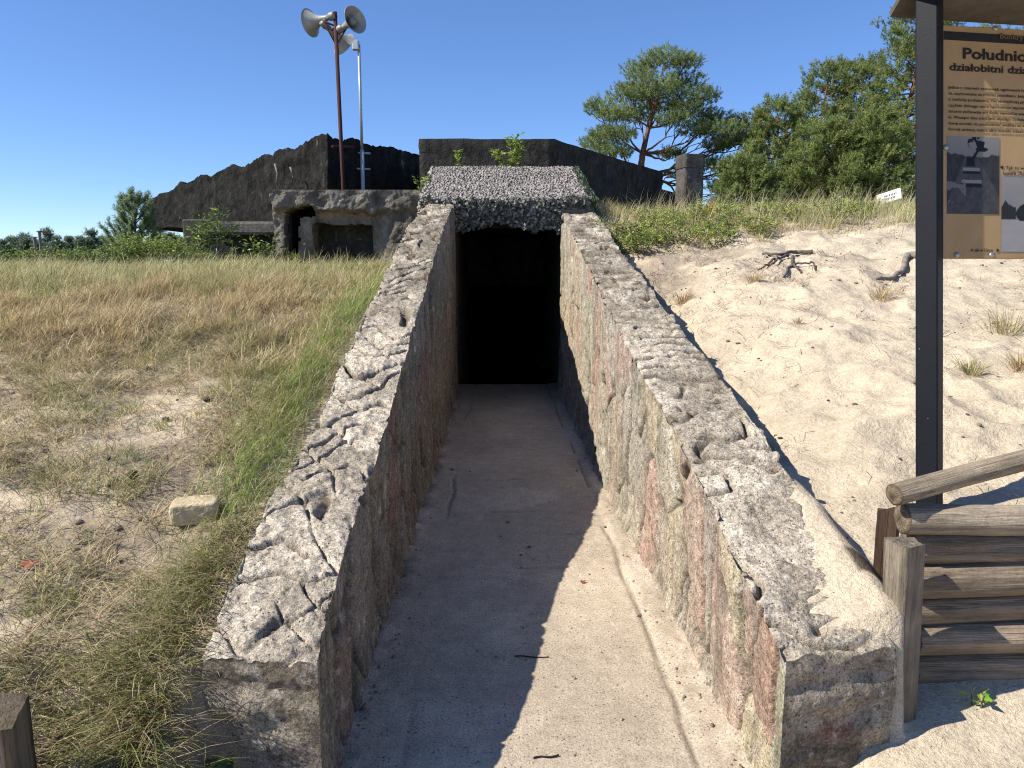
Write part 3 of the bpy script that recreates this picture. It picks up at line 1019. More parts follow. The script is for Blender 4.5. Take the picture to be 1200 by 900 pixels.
p0 = at(383, 170, 14.98)
# bent reinforcement and drips on the face
for px_, py_, py2 in ((322, 192, 215), (340, 196, 212)):
    a = at(px_, py_, 15.3); b = at(px_ + 2, py2, 15.3)
    mb.add(*tube([a, (a + b) / 2 + np.array([.05, -.03, 0]), b], .02, 6), (.2, .18, .15))
mb.build('bent_rebar', M['stem'], lb)

# ------------------------------------------------------------------ pillbox with the broken opening
PY = 10.5
pb = empty('pillbox', (-2.1, 10.9, 1.5), 'low grey concrete box with a crumbling wide opening left of the doorway', 'pillbox')
x0, x1 = at(317, 260, PY)[0], at(497, 260, PY)[0]
zt_, zb_ = at(400, 222, PY)[2], at(400, 322, PY)[2]
st = .016
xs = np.arange(x0, x1 + .2, st); zs = np.arange(zb_, zt_ + st * .5, st)
X, Zg = np.meshgrid(xs, zs)
# back to photograph proportions for the outline of the holes
kx = (180.0) / (x1 - x0); PXs = 317 + (X - x0) * kx
PYs = 222 + (zt_ - Zg) * (100.0 / (zt_ - zb_))
wobx = PXs + (fbm(X * 12, Zg * 12, o=4, seed=131) - .5) * 4
woby = PYs + (fbm(X * 12, Zg * 12, o=4, seed=132) - .5) * 4


def inside(poly, px, py):
    poly = np.asarray(poly, float); r_ = np.zeros(px.shape, bool)
    j = len(poly) - 1
    for i in range(len(poly)):
        xi_, yi_ = poly[i]; xj, yj = poly[j]
        c = ((yi_ > py) != (yj > py)) & (px < (xj - xi_) * (py - yi_) / (yj - yi_ + 1e-9) + xi_)
        r_ ^= c; j = i
    return r_


H1 = [(330, 262), (331, 247), (341, 242), (366, 240), (367, 253), (346, 253), (346, 312), (329, 312)]
H2 = [(363, 263), (370, 259), (385, 262), (400, 263), (415, 261), (434, 262)]
fcs = gridfaces(*X.shape)
cpx = wobx.ravel()[fcs].mean(1); cpy = woby.ravel()[fcs].mean(1)
spx = PXs.ravel()[fcs].mean(1)
hole = inside(H1, cpx, cpy) | inside(H2 + [(434, 270), (363, 270)], cpx, cpy) | ((spx > 363) & (spx < 435) & (cpy > 264) & (PYs.ravel()[fcs].mean(1) < 316))
# spalled band under the lintel edge
edge_y = np.interp(PXs, [317, 322, 332, 350, 362, 372, 382, 400, 425, 436, 450, 470, 497], [232, 247, 243, 239, 238, 245, 247, 243, 246, 248, 242, 246, 238])
ed = woby + (fbm(X * 4, Zg * 4, o=5, seed=133, g=.65) - .5) * 10
spall = sstep(0, 4, ed - edge_y)
dep = spall * .13 * (1 - .6 * sstep(440, 470, PXs)) + sstep(300, 322, 322 + (ed - 262)) * 0
dep = dep + (fbm(X * 5, Zg * 5, o=5, seed=134, g=.6) - .5) * .13
dep = np.where(PYs < 225, dep * .3, dep)
dep = dep + np.where((PXs > 346) & (PXs < 363) & (PYs > 250), .06, 0)
Vf = np.stack([X, PY + dep, Zg], -1)
cg = mix(np.array([.24, .215, .18]), np.array([.15, .135, .11]), sstep(.4, .6, fbm(X * 3, Zg * 3, o=4, seed=135)))
och = sstep(0, 3, ed - edge_y) * (1 - sstep(8, 18, ed - edge_y)) * (PXs > 322) * (PXs < 436)
cg = mix(cg, np.array([.36, .28, .16]), och * .5)
cg = mix(cg, np.array([.30, .255, .19]), ((PXs > 345) & (PXs < 364) & (PYs > 253)) * .7)
kf = fcs[~hole]
# reveal: extrude border edges of the hole 0.35 m inward
ed1 = np.sort(np.concatenate([kf[:, [0, 1]], kf[:, [1, 2]], kf[:, [2, 3]], kf[:, [3, 0]]]), 1)
key = ed1[:, 0].astype(np.int64) * (X.size) + ed1[:, 1]
uq, cnt = np.unique(key, return_counts=True)
be = uq[cnt == 1]; be = np.stack([be // X.size, be % X.size], -1)
mb = MB()
mb.add(Vf, [kf], cg.reshape(-1, 3))
used = np.unique(be); remap = -np.ones(X.size, int); remap[used] = np.arange(len(used))
Va = Vf.reshape(-1, 3)[used]; Vb = Va + np.array([0, .40, 0])
mb.add(np.concatenate([Va, Vb]), [np.c_[remap[be[:, 0]], remap[be[:, 1]], remap[be[:, 1]] + len(used), remap[be[:, 0]] + len(used)]],
       np.concatenate([cg.reshape(-1, 3)[used]] * 2) * .9)
mb.build('front_wall', M['grey_concrete'], pb)
mb = MB()
V_, f_ = box(((x0 + x1) / 2 + .1, PY + 1.2, zt_ - .10), (x1 - x0 + .22, 2.3, .20), bev=.02); V_[:, 1] += .03
mb.add(V_, f_, (.15, .14, .12))
mb.build('roof', M['grey_concrete'], pb, smooth=False)
mb = MB()
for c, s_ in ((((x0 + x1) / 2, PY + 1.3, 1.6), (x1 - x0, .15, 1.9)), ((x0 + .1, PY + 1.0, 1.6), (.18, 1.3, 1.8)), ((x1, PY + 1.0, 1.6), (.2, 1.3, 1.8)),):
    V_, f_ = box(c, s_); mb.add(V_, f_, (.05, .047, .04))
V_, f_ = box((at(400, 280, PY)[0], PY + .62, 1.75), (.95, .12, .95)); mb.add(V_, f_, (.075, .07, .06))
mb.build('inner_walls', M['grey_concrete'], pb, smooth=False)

# ------------------------------------------------------------------ masts
MY = 14.2
t_, b_ = at(392.5, 14, MY), at(402.5, 225, MY)
b_[0] = b_[0]; base_z = 1.4
dirv = (b_ - t_) / (t_[2] - b_[2])
foot_ = b_ + dirv * (b_[2] - base_z)
mast = empty('loudspeaker_mast', foot_, 'rusty red mast carrying three horn loudspeakers on the bunker', 'loudspeaker mast')
mb = MB(); mb.add(*tube([foot_, b_, t_], .036, 12)); mb.build('pole', M['rust'], mast)
mb = MB()
hub = t_ + (b_ - t_) * .11
for a in ((378, 24), (408, 30), (388, 36)):
    q = at(a[0], a[1], MY); mb.add(*tube([hub + np.array([0, 0, .1]), q], .016, 6))
    mb.add(*tube([hub + np.array([0, 0, -.22]), q], .012, 6))
q0 = at(390, 172, MY); q1 = at(415, 172.5, 15.5); mb.build('bracket', M['rust'], mast)
mb = MB(); mb.add(*tube([q0, q1], .03, 6)); mb.build('wall_bracket', M['rust'], mast)


def horn(throat_px, axis_, L_=.40, R_=.235):
    o_ = at(throat_px[0], throat_px[1], throat_px[2])
    prof = [(0, .045), (.06, .05), (.14, .065), (.22, .095), (.29, .135), (.35, .18), (.385, .215), (.40, .232), (.405, .238), (.40, .242)]
    prof = [(d * L_ / .4, r_ * R_ / .24) for d, r_ in prof]
    inner = [(d - .004, r_ - .006) for d, r_ in prof[:-1]][::-1]
    mb = MB(); mb.add(*lathe(prof + inner + [(.02, .001)], o_, axis_))
    h = mb.build('horn', M['horn'], mast)
    mb = MB(); mb.add(*lathe([(-.17, .001), (-.17, .062), (-.15, .072), (-.05, .072), (-.03, .055), (.01, .052), (.012, .001)], o_, axis_, 20))
    # centre cone seen in the mouth
    mb.add(*lathe([(.12, .03), (.22, .06), (.30, .075), (.32, .05), (.325, .001)], o_, axis_, 20))
    mb.build('driver', M['horn_dark'], h)


horn((384, 20.5, MY + .05), (-.86, .42, -.10), .40, .245)
horn((402, 32, MY - .05), (.70, -.62, .16), .36, .235)
horn((385, 33, MY + .15), (.45, .55, -.42), .40, .24)

GY = 15.6
t_, b_ = at(420.5, 52, GY), at(425.5, 222, GY)
dirv = (b_ - t_) / (t_[2] - b_[2]); foot_ = b_ + dirv * (b_[2] - 1.6)
gp = empty('lamp_pole', foot_, 'thin galvanised pole with a small lamp clamped to black wall', 'lamp pole')
mb = MB(); mb.add(*tube([foot_, b_ + (t_ - b_) * .28], .042, 10)); mb.add(*tube([b_ + (t_ - b_) * .27, t_], .029, 10)); mb.build('pole', M['galv'], gp)
hd = empty_dummy = None
q = at(418.5, 54, GY)
mb = MB(); V_, f_ = box(q + np.array([-.02, -.05, 0]), (.13, .10, .19), bev=.02); mb.add(V_, f_)
mb.add(*tube([t_ + np.array([0, 0, .03]), q + np.array([0, 0, .11])], .02, 6))
lh = mb.build('lamp_head', M['galv'], gp, smooth=False)
mb = MB(); V_, f_ = box(q + np.array([-.02, -.104, -.01]), (.10, .012, .14), bev=.004); mb.add(V_, f_); mb.build('glass', M['glass'], lh, smooth=False)
for py_ in (179, 197.5):
    mb = MB(); mb.add(*tube([at(414.5, py_, GY + .05), at(434, py_ + .8, GY + .05)], .022, 6)); mb.add(*tube([at(425, py_, GY), at(425, py_, GY + .6)], .02, 6))
    mb.build('wall_clamp', M['galv'], gp)

# ------------------------------------------------------------------ information board
BASE = np.array([1.735, 3.0, .74])
Rv = np.array([math.cos(math.radians(9)), math.sin(math.radians(9)), 0])
Uv = np.array([-.020, .124, 1.0]); Uv /= np.linalg.norm(Uv)
Nv = np.cross(Rv, Uv); Nv /= np.linalg.norm(Nv)
if Nv[1] > 0: Nv = -Nv
PP = at(1105, 303, 3.02)


def bp(px, py, lift=0.0):
    d = ray(px, py); o_ = np.array([0, 0, CAMZ])
    t = ((PP - o_) @ Nv) / (d @ Nv)
    return o_ + d * t + Nv * lift


def loc2(P_):
    return np.array([(P_ - PP) @ Rv, (P_ - PP) @ Uv])


def fr(r_, u_, n_=0.0):
    return PP + Rv * r_ + Uv * u_ + Nv * n_


BR = np.stack([Rv, Uv, Nv], 1)     # local (r,u,n) -> world
ib = empty('information_board', BASE, 'black posted information board with a brown printed panel under small roof', 'information board')
pt_top = loc2(bp(1091, 14))
# square hollow posts turned 40 degrees so that two faces show
postR = BR @ np.array([[math.cos(.62), 0, math.sin(.62)], [0, 1, 0], [-math.sin(.62), 0, math.cos(.62)]])
for k, rr in enumerate((loc2(bp(1089, 300))[0], loc2(bp(1089, 300))[0] + 1.15)):
    mb = MB()
    top_ = loc2(bp(1106, 29))[1] + .12
    c_ = fr(rr, (top_ - 1.1) / 2, .0)
    V_, f_ = box(c_, (.082, top_ + 1.1, .082), rot=postR, bev=.006, seg=2)
    mb.add(V_, f_); mb.build('post', M['black_steel'], ib, smooth=False)
pw = 1.05
ph_ = loc2(bp(1106, 29))[1]
mb = MB(); V_, f_ = box(fr(pw / 2, ph_ / 2, -.008), (pw, ph_, .016), rot=BR, bev=.002, seg=1); mb.add(V_, f_)
panel = mb.build('panel', M['panel'], ib, smooth=False)


def quad_plate(name, a, b, mat, parent, lift, th=.0016):
    """plate from lower-left a to upper-right b in panel coordinates"""
    mb = MB(); V_, f_ = box(fr((a[0] + b[0]) / 2, (a[1] + b[1]) / 2, lift), (b[0] - a[0], b[1] - a[1], th), rot=BR)
    mb.add(V_, f_); return mb.build(name, mat, parent, smooth=False)


b0 = loc2(bp(1106, 46.5)); b1 = loc2(bp(1106, 36.5))
quad_plate('header_band', (.002, b0[1]), (pw - .002, b1[1]), M['band'], panel, .0012)


def text(name, body, px, py, cap_px, mat, bold=0.0, width_px=None, lift=.003, spacing=1.0):
    """py = baseline pixel, cap_px = cap height in pixels"""
    c = bpy.data.curves.new(name, 'FONT')
    c.body = body; c.size = 1.0; c.offset = bold; c.extrude = .004; c.space_line = spacing
    c.resolution_u = 3
    o_ = bpy.data.objects.new(name, c); COL.objects.link(o_)
    dg = bpy.context.evaluated_depsgraph_get()
    me = bpy.data.meshes.new_from_object(o_.evaluated_get(dg))
    bpy.data.objects.remove(o_)
    n = len(me.vertices); co = np.zeros(n * 3, np.float32); me.vertices.foreach_get('co', co); co = co.reshape(-1, 3).astype(float)
    p = loc2(bp(px, py)); q = loc2(bp(px, py - cap_px))
    sc = (q[1] - p[1]) / .73
    sx = sc
    if width_px:
        w = loc2(bp(px + width_px, py))[0] - p[0]
        sx = w / (co[:, 0].max())
    W = np.array([fr(p[0] + a * sx, p[1] + b * sc, lift + z * .08) for a, b, z in co])
    me.vertices.foreach_set('co', (W - ORG[ib.name]).astype(np.float32).ravel())
    me.materials.clear(); me.materials.append(mat); me.name = name
    o2 = link_mesh(name, me, panel)
    return o2


text('title_text', 'Południo', 1127, 68.5, 13, M['ink'], bold=.022, width_px=76)
text('title_text', 'działobitni dzia', 1112, 82.5, 9, M['ink'], bold=.018, width_px=92)
text('header_text', 'Bunkry B', 1170, 45.6, 7, M['band_ink'], bold=.012, width_px=36, lift=.005)
body_lines = ['Jedno z czterech stanowisk ogniowych ba', 'ni, usytuowane za trzema przednimi. Jedy', 'z częścią podziemną. Na wierzchniej pły', 'czyźnie dolnego muru oporowego zapraw',
              'stronie zachowały się ślady niewielkie wes', 'ki. Wiszące dwa trójkątne występy żelbeto', 'lewej stronie, to pozostałość wejścia na st', 'formę armaty, które albo zostało zniszcz']
for i, ln in enumerate(body_lines):
    text('body_text', ln, 1111, 104 + i * 7.0, 3.6, M['ink'], width_px=90)
text('caption_text', 'Tak to wy', 1178, 198.5, 4, M['ink'], width_px=24)
text('caption_text', 'baterii „Sch', 1175, 205, 4, M['ink'], width_px=27)
text('caption_text', 'A tak w Ustce', 1137, 295, 4, M['ink'], width_px=26)
for ax, ay, sg in ((1174, 196, -1), (1169, 293.3, 1)):
    p = loc2(bp(ax, ay)); h_ = .0075
    tri = [(p[0] + sg * h_ * 1.2, p[1]), (p[0] - sg * h_ * .6, p[1] + h_), (p[0] - sg * h_ * .6, p[1] - h_)]
    Vt = np.array([fr(a, b, .002) for a, b in tri] + [fr(a, b, .0005) for a, b in tri])
    mesh_np('caption_arrow', Vt, [np.array([[0, 1, 2], [5, 4, 3]]), np.array([[0, 3, 4, 1], [1, 4, 5, 2], [2, 5, 3, 0]])], M['ink'], panel, smooth=False)


def picture(px0, py0, px1, py1, fn, res=90):
    a = loc2(bp(px0, py1)); b = loc2(bp(px1, py0))
    nx_ = res; ny_ = int(res * (b[1] - a[1]) / (b[0] - a[0]))
    u, v = np.meshgrid(np.linspace(0, 1, nx_), np.linspace(0, 1, ny_))
    g = np.clip(fn(u, v), 0, 1)
    colr = np.stack([g * 1.0, g * .95, g * .92], -1)
    Vp = PP + Rv * (a[0] + (b[0] - a[0]) * u)[..., None] + Uv * (a[1] + (b[1] - a[1]) * v)[..., None] + Nv * .0015
    mb = MB(); mb.add(Vp, [gridfaces(ny_, nx_)], colr.reshape(-1, 3))
    mb.build('printed_photo', M['print'], panel)


def pic1(u, v):
    sky = .42 - .25 * (1 - v) + 0 * u
    horizon = .74 + .05 * (fbm(u * 14, 2, o=3, seed=141) - .5) + .08 * np.abs(u - .55)
    g = np.where(v > horizon, sky, .06 + .10 * fbm(u * 16, v * 16, o=4, seed=142))
    tree = (np.abs(u - .55 + .05 * np.sin(v * 20)) < .03) & (v > .72) | ((fbm(u * 8, v * 11, o=3, seed=143) > .52) & (np.hypot((u - .55) / .16, (v - .92) / .12) < 1)) | ((np.hypot((u - .66) / .12, (v - .84) / .03)) < 1)
    g = np.where(tree, .02, g)
    # the trench walls run to the doorway
    vp = (.46, .72)
    left = vp[0] - (.08 + (.72 - v) * .42); right = vp[0] + (.08 + (.72 - v) * .62)
    inside_ = (u > left) & (u < right) & (v < .72)
    fl = .10 + .12 * fbm(u * 22, v * 22, o=4, seed=144)
    g = np.where(inside_, fl, g)
    g = np.where(((u < left) & (u > left - .16 * (1 - v)) | (u > right) & (u < right + .2 * (1 - v))) & (v < .72), .13 + .08 * fbm(u * 9, v * 20, seed=145), g)
    for y_, h_, x0_, x1_ in ((.58, .03, .30, .62), (.42, .035, .27, .66)):
        g = np.where((np.abs(v - y_) < h_ / 1.4) & (u > x0_) & (u < x1_), .42, g)
        g = np.where((v < y_ - h_ / 1.4) & (v > y_ - h_ * 2) & (u > x0_) & (u < x1_), .03, g)
    g = np.where((np.abs(u - .44) < .08) & (v > .62) & (v < .73), .012, g)
    g = np.where((fbm(u * 10, v * 14, o=2, seed=146) > .6) & (u < .35) & (v > .1) & (v < .42), .3, g)
    return np.clip(g * .85, 0, 1) ** 1.45


def pic2(u, v):
    g = .30 + .1 * v + .06 * (fbm(u * 5, v * 5, seed=150) - .5)
    g = np.where(v < .42, .42 + .04 * fbm(u * 9, v * 20, seed=151), g)
    tr = (v < .62 + .12 * (fbm(u * 16, 1, o=3, seed=152) - .5)) & (v > .43) & (u < .22)
    g = np.where(tr, .06, g)
    blk = (np.hypot((u - .62) / .40, (v - .50) / .18) < 1) & (v > .40)
    g = np.where(blk, .035 + .02 * vn(u * 20, v * 20), g)
    pine = (np.hypot((u - .62) / .30, (v - .86) / .09) < 1) & (fbm(u * 9, v * 14, o=3, seed=153) > .47)
    g = np.where(pine, .05, g)
    return np.clip(g * .95, 0, 1) ** 1.35


picture(1109.5, 161.5, 1171, 250.5, pic1)
picture(1173, 207, 1250, 295, pic2)
for bx, by in ((1166, 33.5), (1121, 299), (1161.5, 299), (1108, 173)):
    mb = MB(); p = loc2(bp(bx, by)); mb.add(*lathe([(0, .011), (.004, .011), (.007, .007), (.0075, .0005)], fr(p[0], p[1], .001), Nv, 14)); mb.build('bolt', M['bolt'], panel)
# little pitched roof: two boards meeting over the posts
rl = loc2(bp(1089, 300))[0] - .10; rrt = rl + 1.36
zr = ph_ + .135
ze = ph_ + .065
mb = MB()
for sgn_, dn in ((1, .62), (-1, .10)):      # front slope (towards the viewer), rear slope
    e = ze if sgn_ < 0 else ze + .02
    pts = []
    for r_ in (rl, rrt):
        pts += [fr(r_, zr, 0), fr(r_, e, sgn_ * dn), fr(r_, e + .022, sgn_ * dn), fr(r_, zr + .024, 0)]
    Vr = np.array(pts)
    mb.add(Vr, [np.array([[0, 1, 2, 3], [7, 6, 5, 4], [0, 4, 5, 1], [1, 5, 6, 2], [2, 6, 7, 3], [3, 7, 4, 0]])])
mb.build('roof', M['roof_board'], ib, smooth=False)

# ------------------------------------------------------------------ log retaining wall
lw = empty('log_retaining_wall', (1.3, 2.3, .2), 'stacked horizontal log wall holding back sand at the right edge', 'log wall')


def log_mesh(name, p0, p1, r0, r1, parent, seed, ends=True, colr=(.20, .155, .105), label=None, cat=None):
    r_ = np.random.default_rng(seed)
    p0 = np.asarray(p0, float); p1 = np.asarray(p1, float)
    L_ = np.linalg.norm(p1 - p0); n, m = 40, 90
    t = np.linspace(0, 1, m); a = np.linspace(0, 2 * np.pi, n, endpoint=False)
    TT, AA = np.meshgrid(t, a, indexing='ij')
    rad = r0 + (r1 - r0) * TT
    rad = rad * (1 + .16 * (fbm(np.cos(AA) * 1.5 + 5, np.sin(AA) * 1.5 + 5, TT * L_ * 1.5, o=3, seed=seed) - .5)
                 + .12 * (fbm(np.cos(AA) * 6 + 9, np.sin(AA) * 6 + 9, TT * L_ * 1.2, o=3, seed=seed + 1) - .5))
    # drying cracks
    for k in range(5):
        a0 = r_.random() * 6.28; t0 = r_.random(); ln = .12 + .3 * r_.random()
        dA = (AA - a0 - .25 * np.sin(TT * 9 + k) + np.pi) % (2 * np.pi) - np.pi
        rad = rad - (.005 + .004 * r_.random()) * np.exp(-(dA / .07) ** 2) * np.exp(-((TT - t0) / ln) ** 2)
    ys = rad * np.cos(AA); zs_ = rad * np.sin(AA)
    bow = .012 * np.sin(TT * 3.0 + seed) * L_
    Vl = np.stack([TT * L_, ys, zs_ + bow], -1).reshape(-1, 3)
    cl = np.zeros((m * n, 3)) + np.asarray(colr) * (.85 + .3 * r_.random())
    fs = [gridfaces(m, n, True)]
    mb = MB(); mb.add(Vl, fs, cl)
    for row, sgn_ in ((0, -1), (m - 1, 1)):
        ring = Vl[row * n:(row + 1) * n]; c = ring.mean(0)
        rg = [c + (ring - c) * q + np.array([sgn_ * (.004 + .003 * q_), 0, 0]) for q_, q in enumerate((.97, .7, .4, .12))]
        ce = np.concatenate([np.zeros((n, 3)) + np.asarray(k_) for k_ in ((.20, .15, .10), (.27, .21, .14), (.22, .165, .11), (.13, .095, .06))])
        q = gridfaces(5, n, True)
        if sgn_ > 0: q = q[:, ::-1]
        mb.add(np.concatenate([ring] + rg), [q], np.concatenate([np.zeros((n, 3)) + np.array([.12, .09, .06]), ce]))
        mb.add(rg[-1], [np.array([np.arange(n)])], (.12, .09, .06))
    V_ = np.concatenate(mb.v)
    d = (p1 - p0) / L_
    q = Vector((1, 0, 0)).rotation_difference(Vector(d))
    o_ = mesh_np(name, V_, [np.concatenate(x) for x in mb.f.values()], M['log'], None, True, np.concatenate(mb.c))
    o_.rotation_mode = 'QUATERNION'; o_.rotation_quaternion = q
    if parent is not None:
        o_.parent = parent; o_.location = Vector(p0 - ORG[parent.name])
    else:
        o_.location = Vector(p0); ORG[o_.name] = p0
    if label: tag(o_, label, cat)
    return o_


LY = 2.31
lgs = [(1058, 609.5, 16.5, .0), (1066, 635, 18, .01), (1068, 672, 20, -.01), (1070, 711, 18, .005), (1068, 752, 19, -.01), (1066, 788, 18, .0), (1064, 825, 20, .01)]
for i, (px, py, rp, dy) in enumerate(lgs):
    Yl = LY + dy - (.03 if i == 0 else 0)
    p0 = at(px, py, Yl); r_ = rp / F * Yl * 1.15
    p1 = p0 + np.array([1.9, .03, (.01, -.015, .012, .0, -.03, .01, .02)[i]])
    log_mesh('log', p0, p1, r_, r_ * (.92 + .1 * (i % 3)), lw, 160 + i, colr=((.36, .295, .215) if i == 0 else (.27, .21, .15)))
p0 = at(1049, 588, 2.24); p1 = at(1215, 541, 2.42); p1 = p0 + (p1 - p0) * 3.2
log_mesh('loose_log', p0, p1, .034, .036, None, 190, colr=(.31, .25, .175), label='pale thin log lying askew on top of the log wall', cat='log')


def plank(name, pts8, mat, parent, colr, seed, n=26):
    """hexahedron from bottom 4 + top 4 corners, subdivided vertically with rough edges"""
    b = np.asarray(pts8[:4], float); t_ = np.asarray(pts8[4:], float)
    ring_n = 24
    def ring(c4):
        out = []
        for i in range(4):
            f_ = np.linspace(0, 1, ring_n // 4, endpoint=False)
            out.append(c4[i][None] * (1 - f_)[:, None] + c4[(i + 1) % 4][None] * f_[:, None])
        return np.concatenate(out)
    rb, rt = ring(b), ring(t_)
    T_ = np.linspace(0, 1, n)[:, None, None]
    Vp = rb[None] * (1 - T_) + rt[None] * T_
    ctr = Vp.mean(1, keepdims=True)
    nr = Vp - ctr; nr[..., 2] = 0; nr /= np.linalg.norm(nr, axis=-1, keepdims=True) + 1e-9
    dd = (fbm(Vp[..., 0] * 40, Vp[..., 1] * 40, Vp[..., 2] * 4, o=3, seed=seed) - .5) * .010
    Vp = Vp + nr * dd[..., None]
    Vp[-1, :, 2] += (fbm(Vp[-1, :, 0] * 30, Vp[-1, :, 1] * 30, o=2, seed=seed + 3) - .5) * .02
    cc = np.asarray(colr)
    cm = np.zeros(Vp.shape) + cc
    mb = MB(); mb.add(Vp, [gridfaces(n, ring_n, True)], cm.reshape(-1, 3))
    top_in = Vp[-1].mean(0) + (Vp[-1] - Vp[-1].mean(0)) * .5
    mb.add(np.concatenate([Vp[-1], top_in]), [gridfaces(2, ring_n, True)], cc * .9)
    mb.add(top_in, [np.array([np.arange(ring_n)])], cc * .8)
    return mb.build(name, mat, parent)


# stout post in front of the log ends (leans a little), and the dark plank behind it
fl, fr2 = at(1063, 643, 2.10), at(1084, 640, 2.12)
bl, br = at(1037, 630, 2.20), at(1069, 629, 2.22)
dwn = np.array([.012, .0, 0])
lowz = .05
def down(p, dx=.03):
    return np.array([p[0] + dx, p[1], lowz])
pw_ = plank('post', [down(fl), down(fr2), down(br), down(bl), fl, fr2, br, bl], M['post_wood'], lw, (.26, .215, .16), 201, n=40)
a1, a2 = at(1033, 601, 2.50), at(1056, 600, 2.46)
q = [a1, a2, a2 + np.array([.01, .05, 0]), a1 + np.array([.01, .05, 0])]
plank('plank', [np.array([p[0], p[1], .3]) for p in q] + q, M['post_wood'], lw, (.085, .052, .034), 203)

# chopped post at the lower left corner
wp = at(21, 838, 1.60)
wq = at(-70, 846, 1.60)
q = [np.array([wq[0], 1.56, wq[2]]), np.array([wp[0] + .004, 1.57, wp[2] - .012]), np.array([wp[0] - .01, 1.66, wp[2] + .015]), np.array([wq[0], 1.66, wp[2] + .03])]
o = plank('wooden_post', [np.array([p[0], p[1], -.1]) for p in q] + q, M['post_wood'], None, (.17, .135, .09), 207)
tag(o, 'chopped wooden post in grass at the lower left corner', 'post')

# ------------------------------------------------------------------ stones, roots, twigs
gz = lambda x, y: float(height(np.array([x]), np.array([y]))[0])


def rock(name, c, size, seed, mat, colr, boxy=0.0, rot=0.0, label=None, cat=None, group=None, flat=False):
    bm = bmesh.new()
    bmesh.ops.create_cube(bm, size=2) if boxy else bmesh.ops.create_icosphere(bm, subdivisions=3, radius=1)
    if boxy:
        bmesh.ops.subdivide_edges(bm, edges=list(bm.edges), cuts=11, use_grid_fill=True)
        bmesh.ops.triangulate(bm, faces=list(bm.faces))
    V_ = np.array([v.co[:] for v in bm.verts]); bm.verts.index_update()
    T_ = np.array([[v.index for v in f.verts] for f in bm.faces]); bm.free()
    if boxy:
        V_ = V_ / (np.sum(np.abs(V_) ** 9, axis=1) ** (1 / 9))[:, None]
    nn = V_ / (np.linalg.norm(V_, axis=1)[:, None] + 1e-9)
    V_ = V_ + nn * ((fbm(V_[:, 0] * 1.4 + seed, V_[:, 1] * 1.4, V_[:, 2] * 1.4, o=4, seed=seed) - .5) * (.30 if boxy else .7))[:, None]
    V_ = (V_ * np.asarray(size) / 2) @ rotz(rot).T + np.asarray(c)
    o_ = mesh_np(name, V_, [T_], mat, None, not boxy, np.zeros((len(V_), 3)) + np.asarray(colr), origin=c)
    if label: tag(o_, label, cat, group)
    return o_


bx = at(227, 622, 2.72)
rock('stone_block', (bx[0], bx[1] + .03, gz(bx[0], bx[1]) + .045), (.17, .12, .085), 3, M['brick'], (.4, .32, .2), boxy=.2, rot=.25, label='squared yellow sandstone block lying in sparse grass by the left wall', cat='stone')


def ground_hit(px, py, n=600):
    d = ray(px, py); d = d / d[1]
    Ys = np.geomspace(1.3, 40, 1500)
    P_ = np.array([0, 0, CAMZ])[None] + d[None] * Ys[:, None]
    h = height(P_[:, 0], P_[:, 1])
    below = np.where(P_[:, 2] < h)[0]
    i = below[0] if len(below) else 700
    return np.array([P_[i, 0], P_[i, 1], h[i]])


# grey roots on the sand
def root(name, strokes, label, colr, k):
    base = ground_hit(*strokes[0][0][0])
    o_ = None; mb = MB()
    for pts, r0, r1, lift in strokes:
        P_ = np.array([ground_hit(*p) + np.array([0, 0, lift]) for p in pts])
        t = np.linspace(0, 1, 28); s = np.linspace(0, 1, len(P_))
        Pi = np.stack([np.interp(t, s, P_[:, i]) for i in range(3)], -1)
        Pi = Pi + (np.stack([fbm(t * 7, i, o=3, seed=210 + k) for i in range(3)], -1) - .5) * .04
        mb.add(*tube(Pi, np.linspace(r0, r1, 28), 9, jit=.14, seed=k), np.asarray(colr))
    o_ = mb.build(name, M['deadwood'], origin=base)
    return tag(o_, label, 'root')


root('dead_root', [([(893, 300), (912, 301), (932, 299), (953, 297)], .012, .021, .026), ([(928, 302), (929, 311), (922, 321), (919, 326)], .018, .008, .016), ([(929, 311), (935, 318), (940, 321)], .013, .007, .012),
                   ([(907, 304), (899, 314), (889, 318)], .012, .006, .014), ([(931, 313), (945, 313), (953, 313), (956, 319)], .010, .007, .03), ([(922, 303), (912, 308), (905, 313)], .014, .008, .03)],
     'forked dark grey dead root lying across the pale sand slope', (.12, .10, .085), 1)
root('dead_root', [([(1026, 331), (1046, 330), (1057, 323), (1060, 310), (1064, 303), (1076, 302)], .016, .034, .03)],
     'bent pale grey root curving out of sand beside the black post', (.24, .20, .165), 2)
root('dry_stick', [([(30, 897), (62, 878), (95, 858), (112, 846)], .012, .006, .02)], 'brown dry stick lying in grass beside the chopped post', (.17, .12, .075), 3)['category'] = 'stick'
for k, (a, b, lab) in enumerate((((603, 770.5), (643, 772), 'thin dark twig across the middle of the concrete floor'), ((625, 890), (655, 887), 'tiny twig on sunlit floor at the bottom of the photo'))):
    P0 = at(a[0], a[1], 1); P0 = np.array([0, 0, CAMZ]) + ray(*a) * (CAMZ / -ray(*a)[2]); P1 = np.array([0, 0, CAMZ]) + ray(*b) * (CAMZ / -ray(*b)[2])
    t = np.linspace(0, 1, 8)[:, None]; Pt = P0 * (1 - t) + P1 * t; Pt[:, 2] = .006; Pt[:, 1] += .004 * np.sin(t[:, 0] * 7)
    mb = MB(); mb.add(*tube(Pt, .0028, 6), (.04, .032, .025)); o = mb.build('twig', M['deadwood'], origin=P0); tag(o, lab, 'twig')
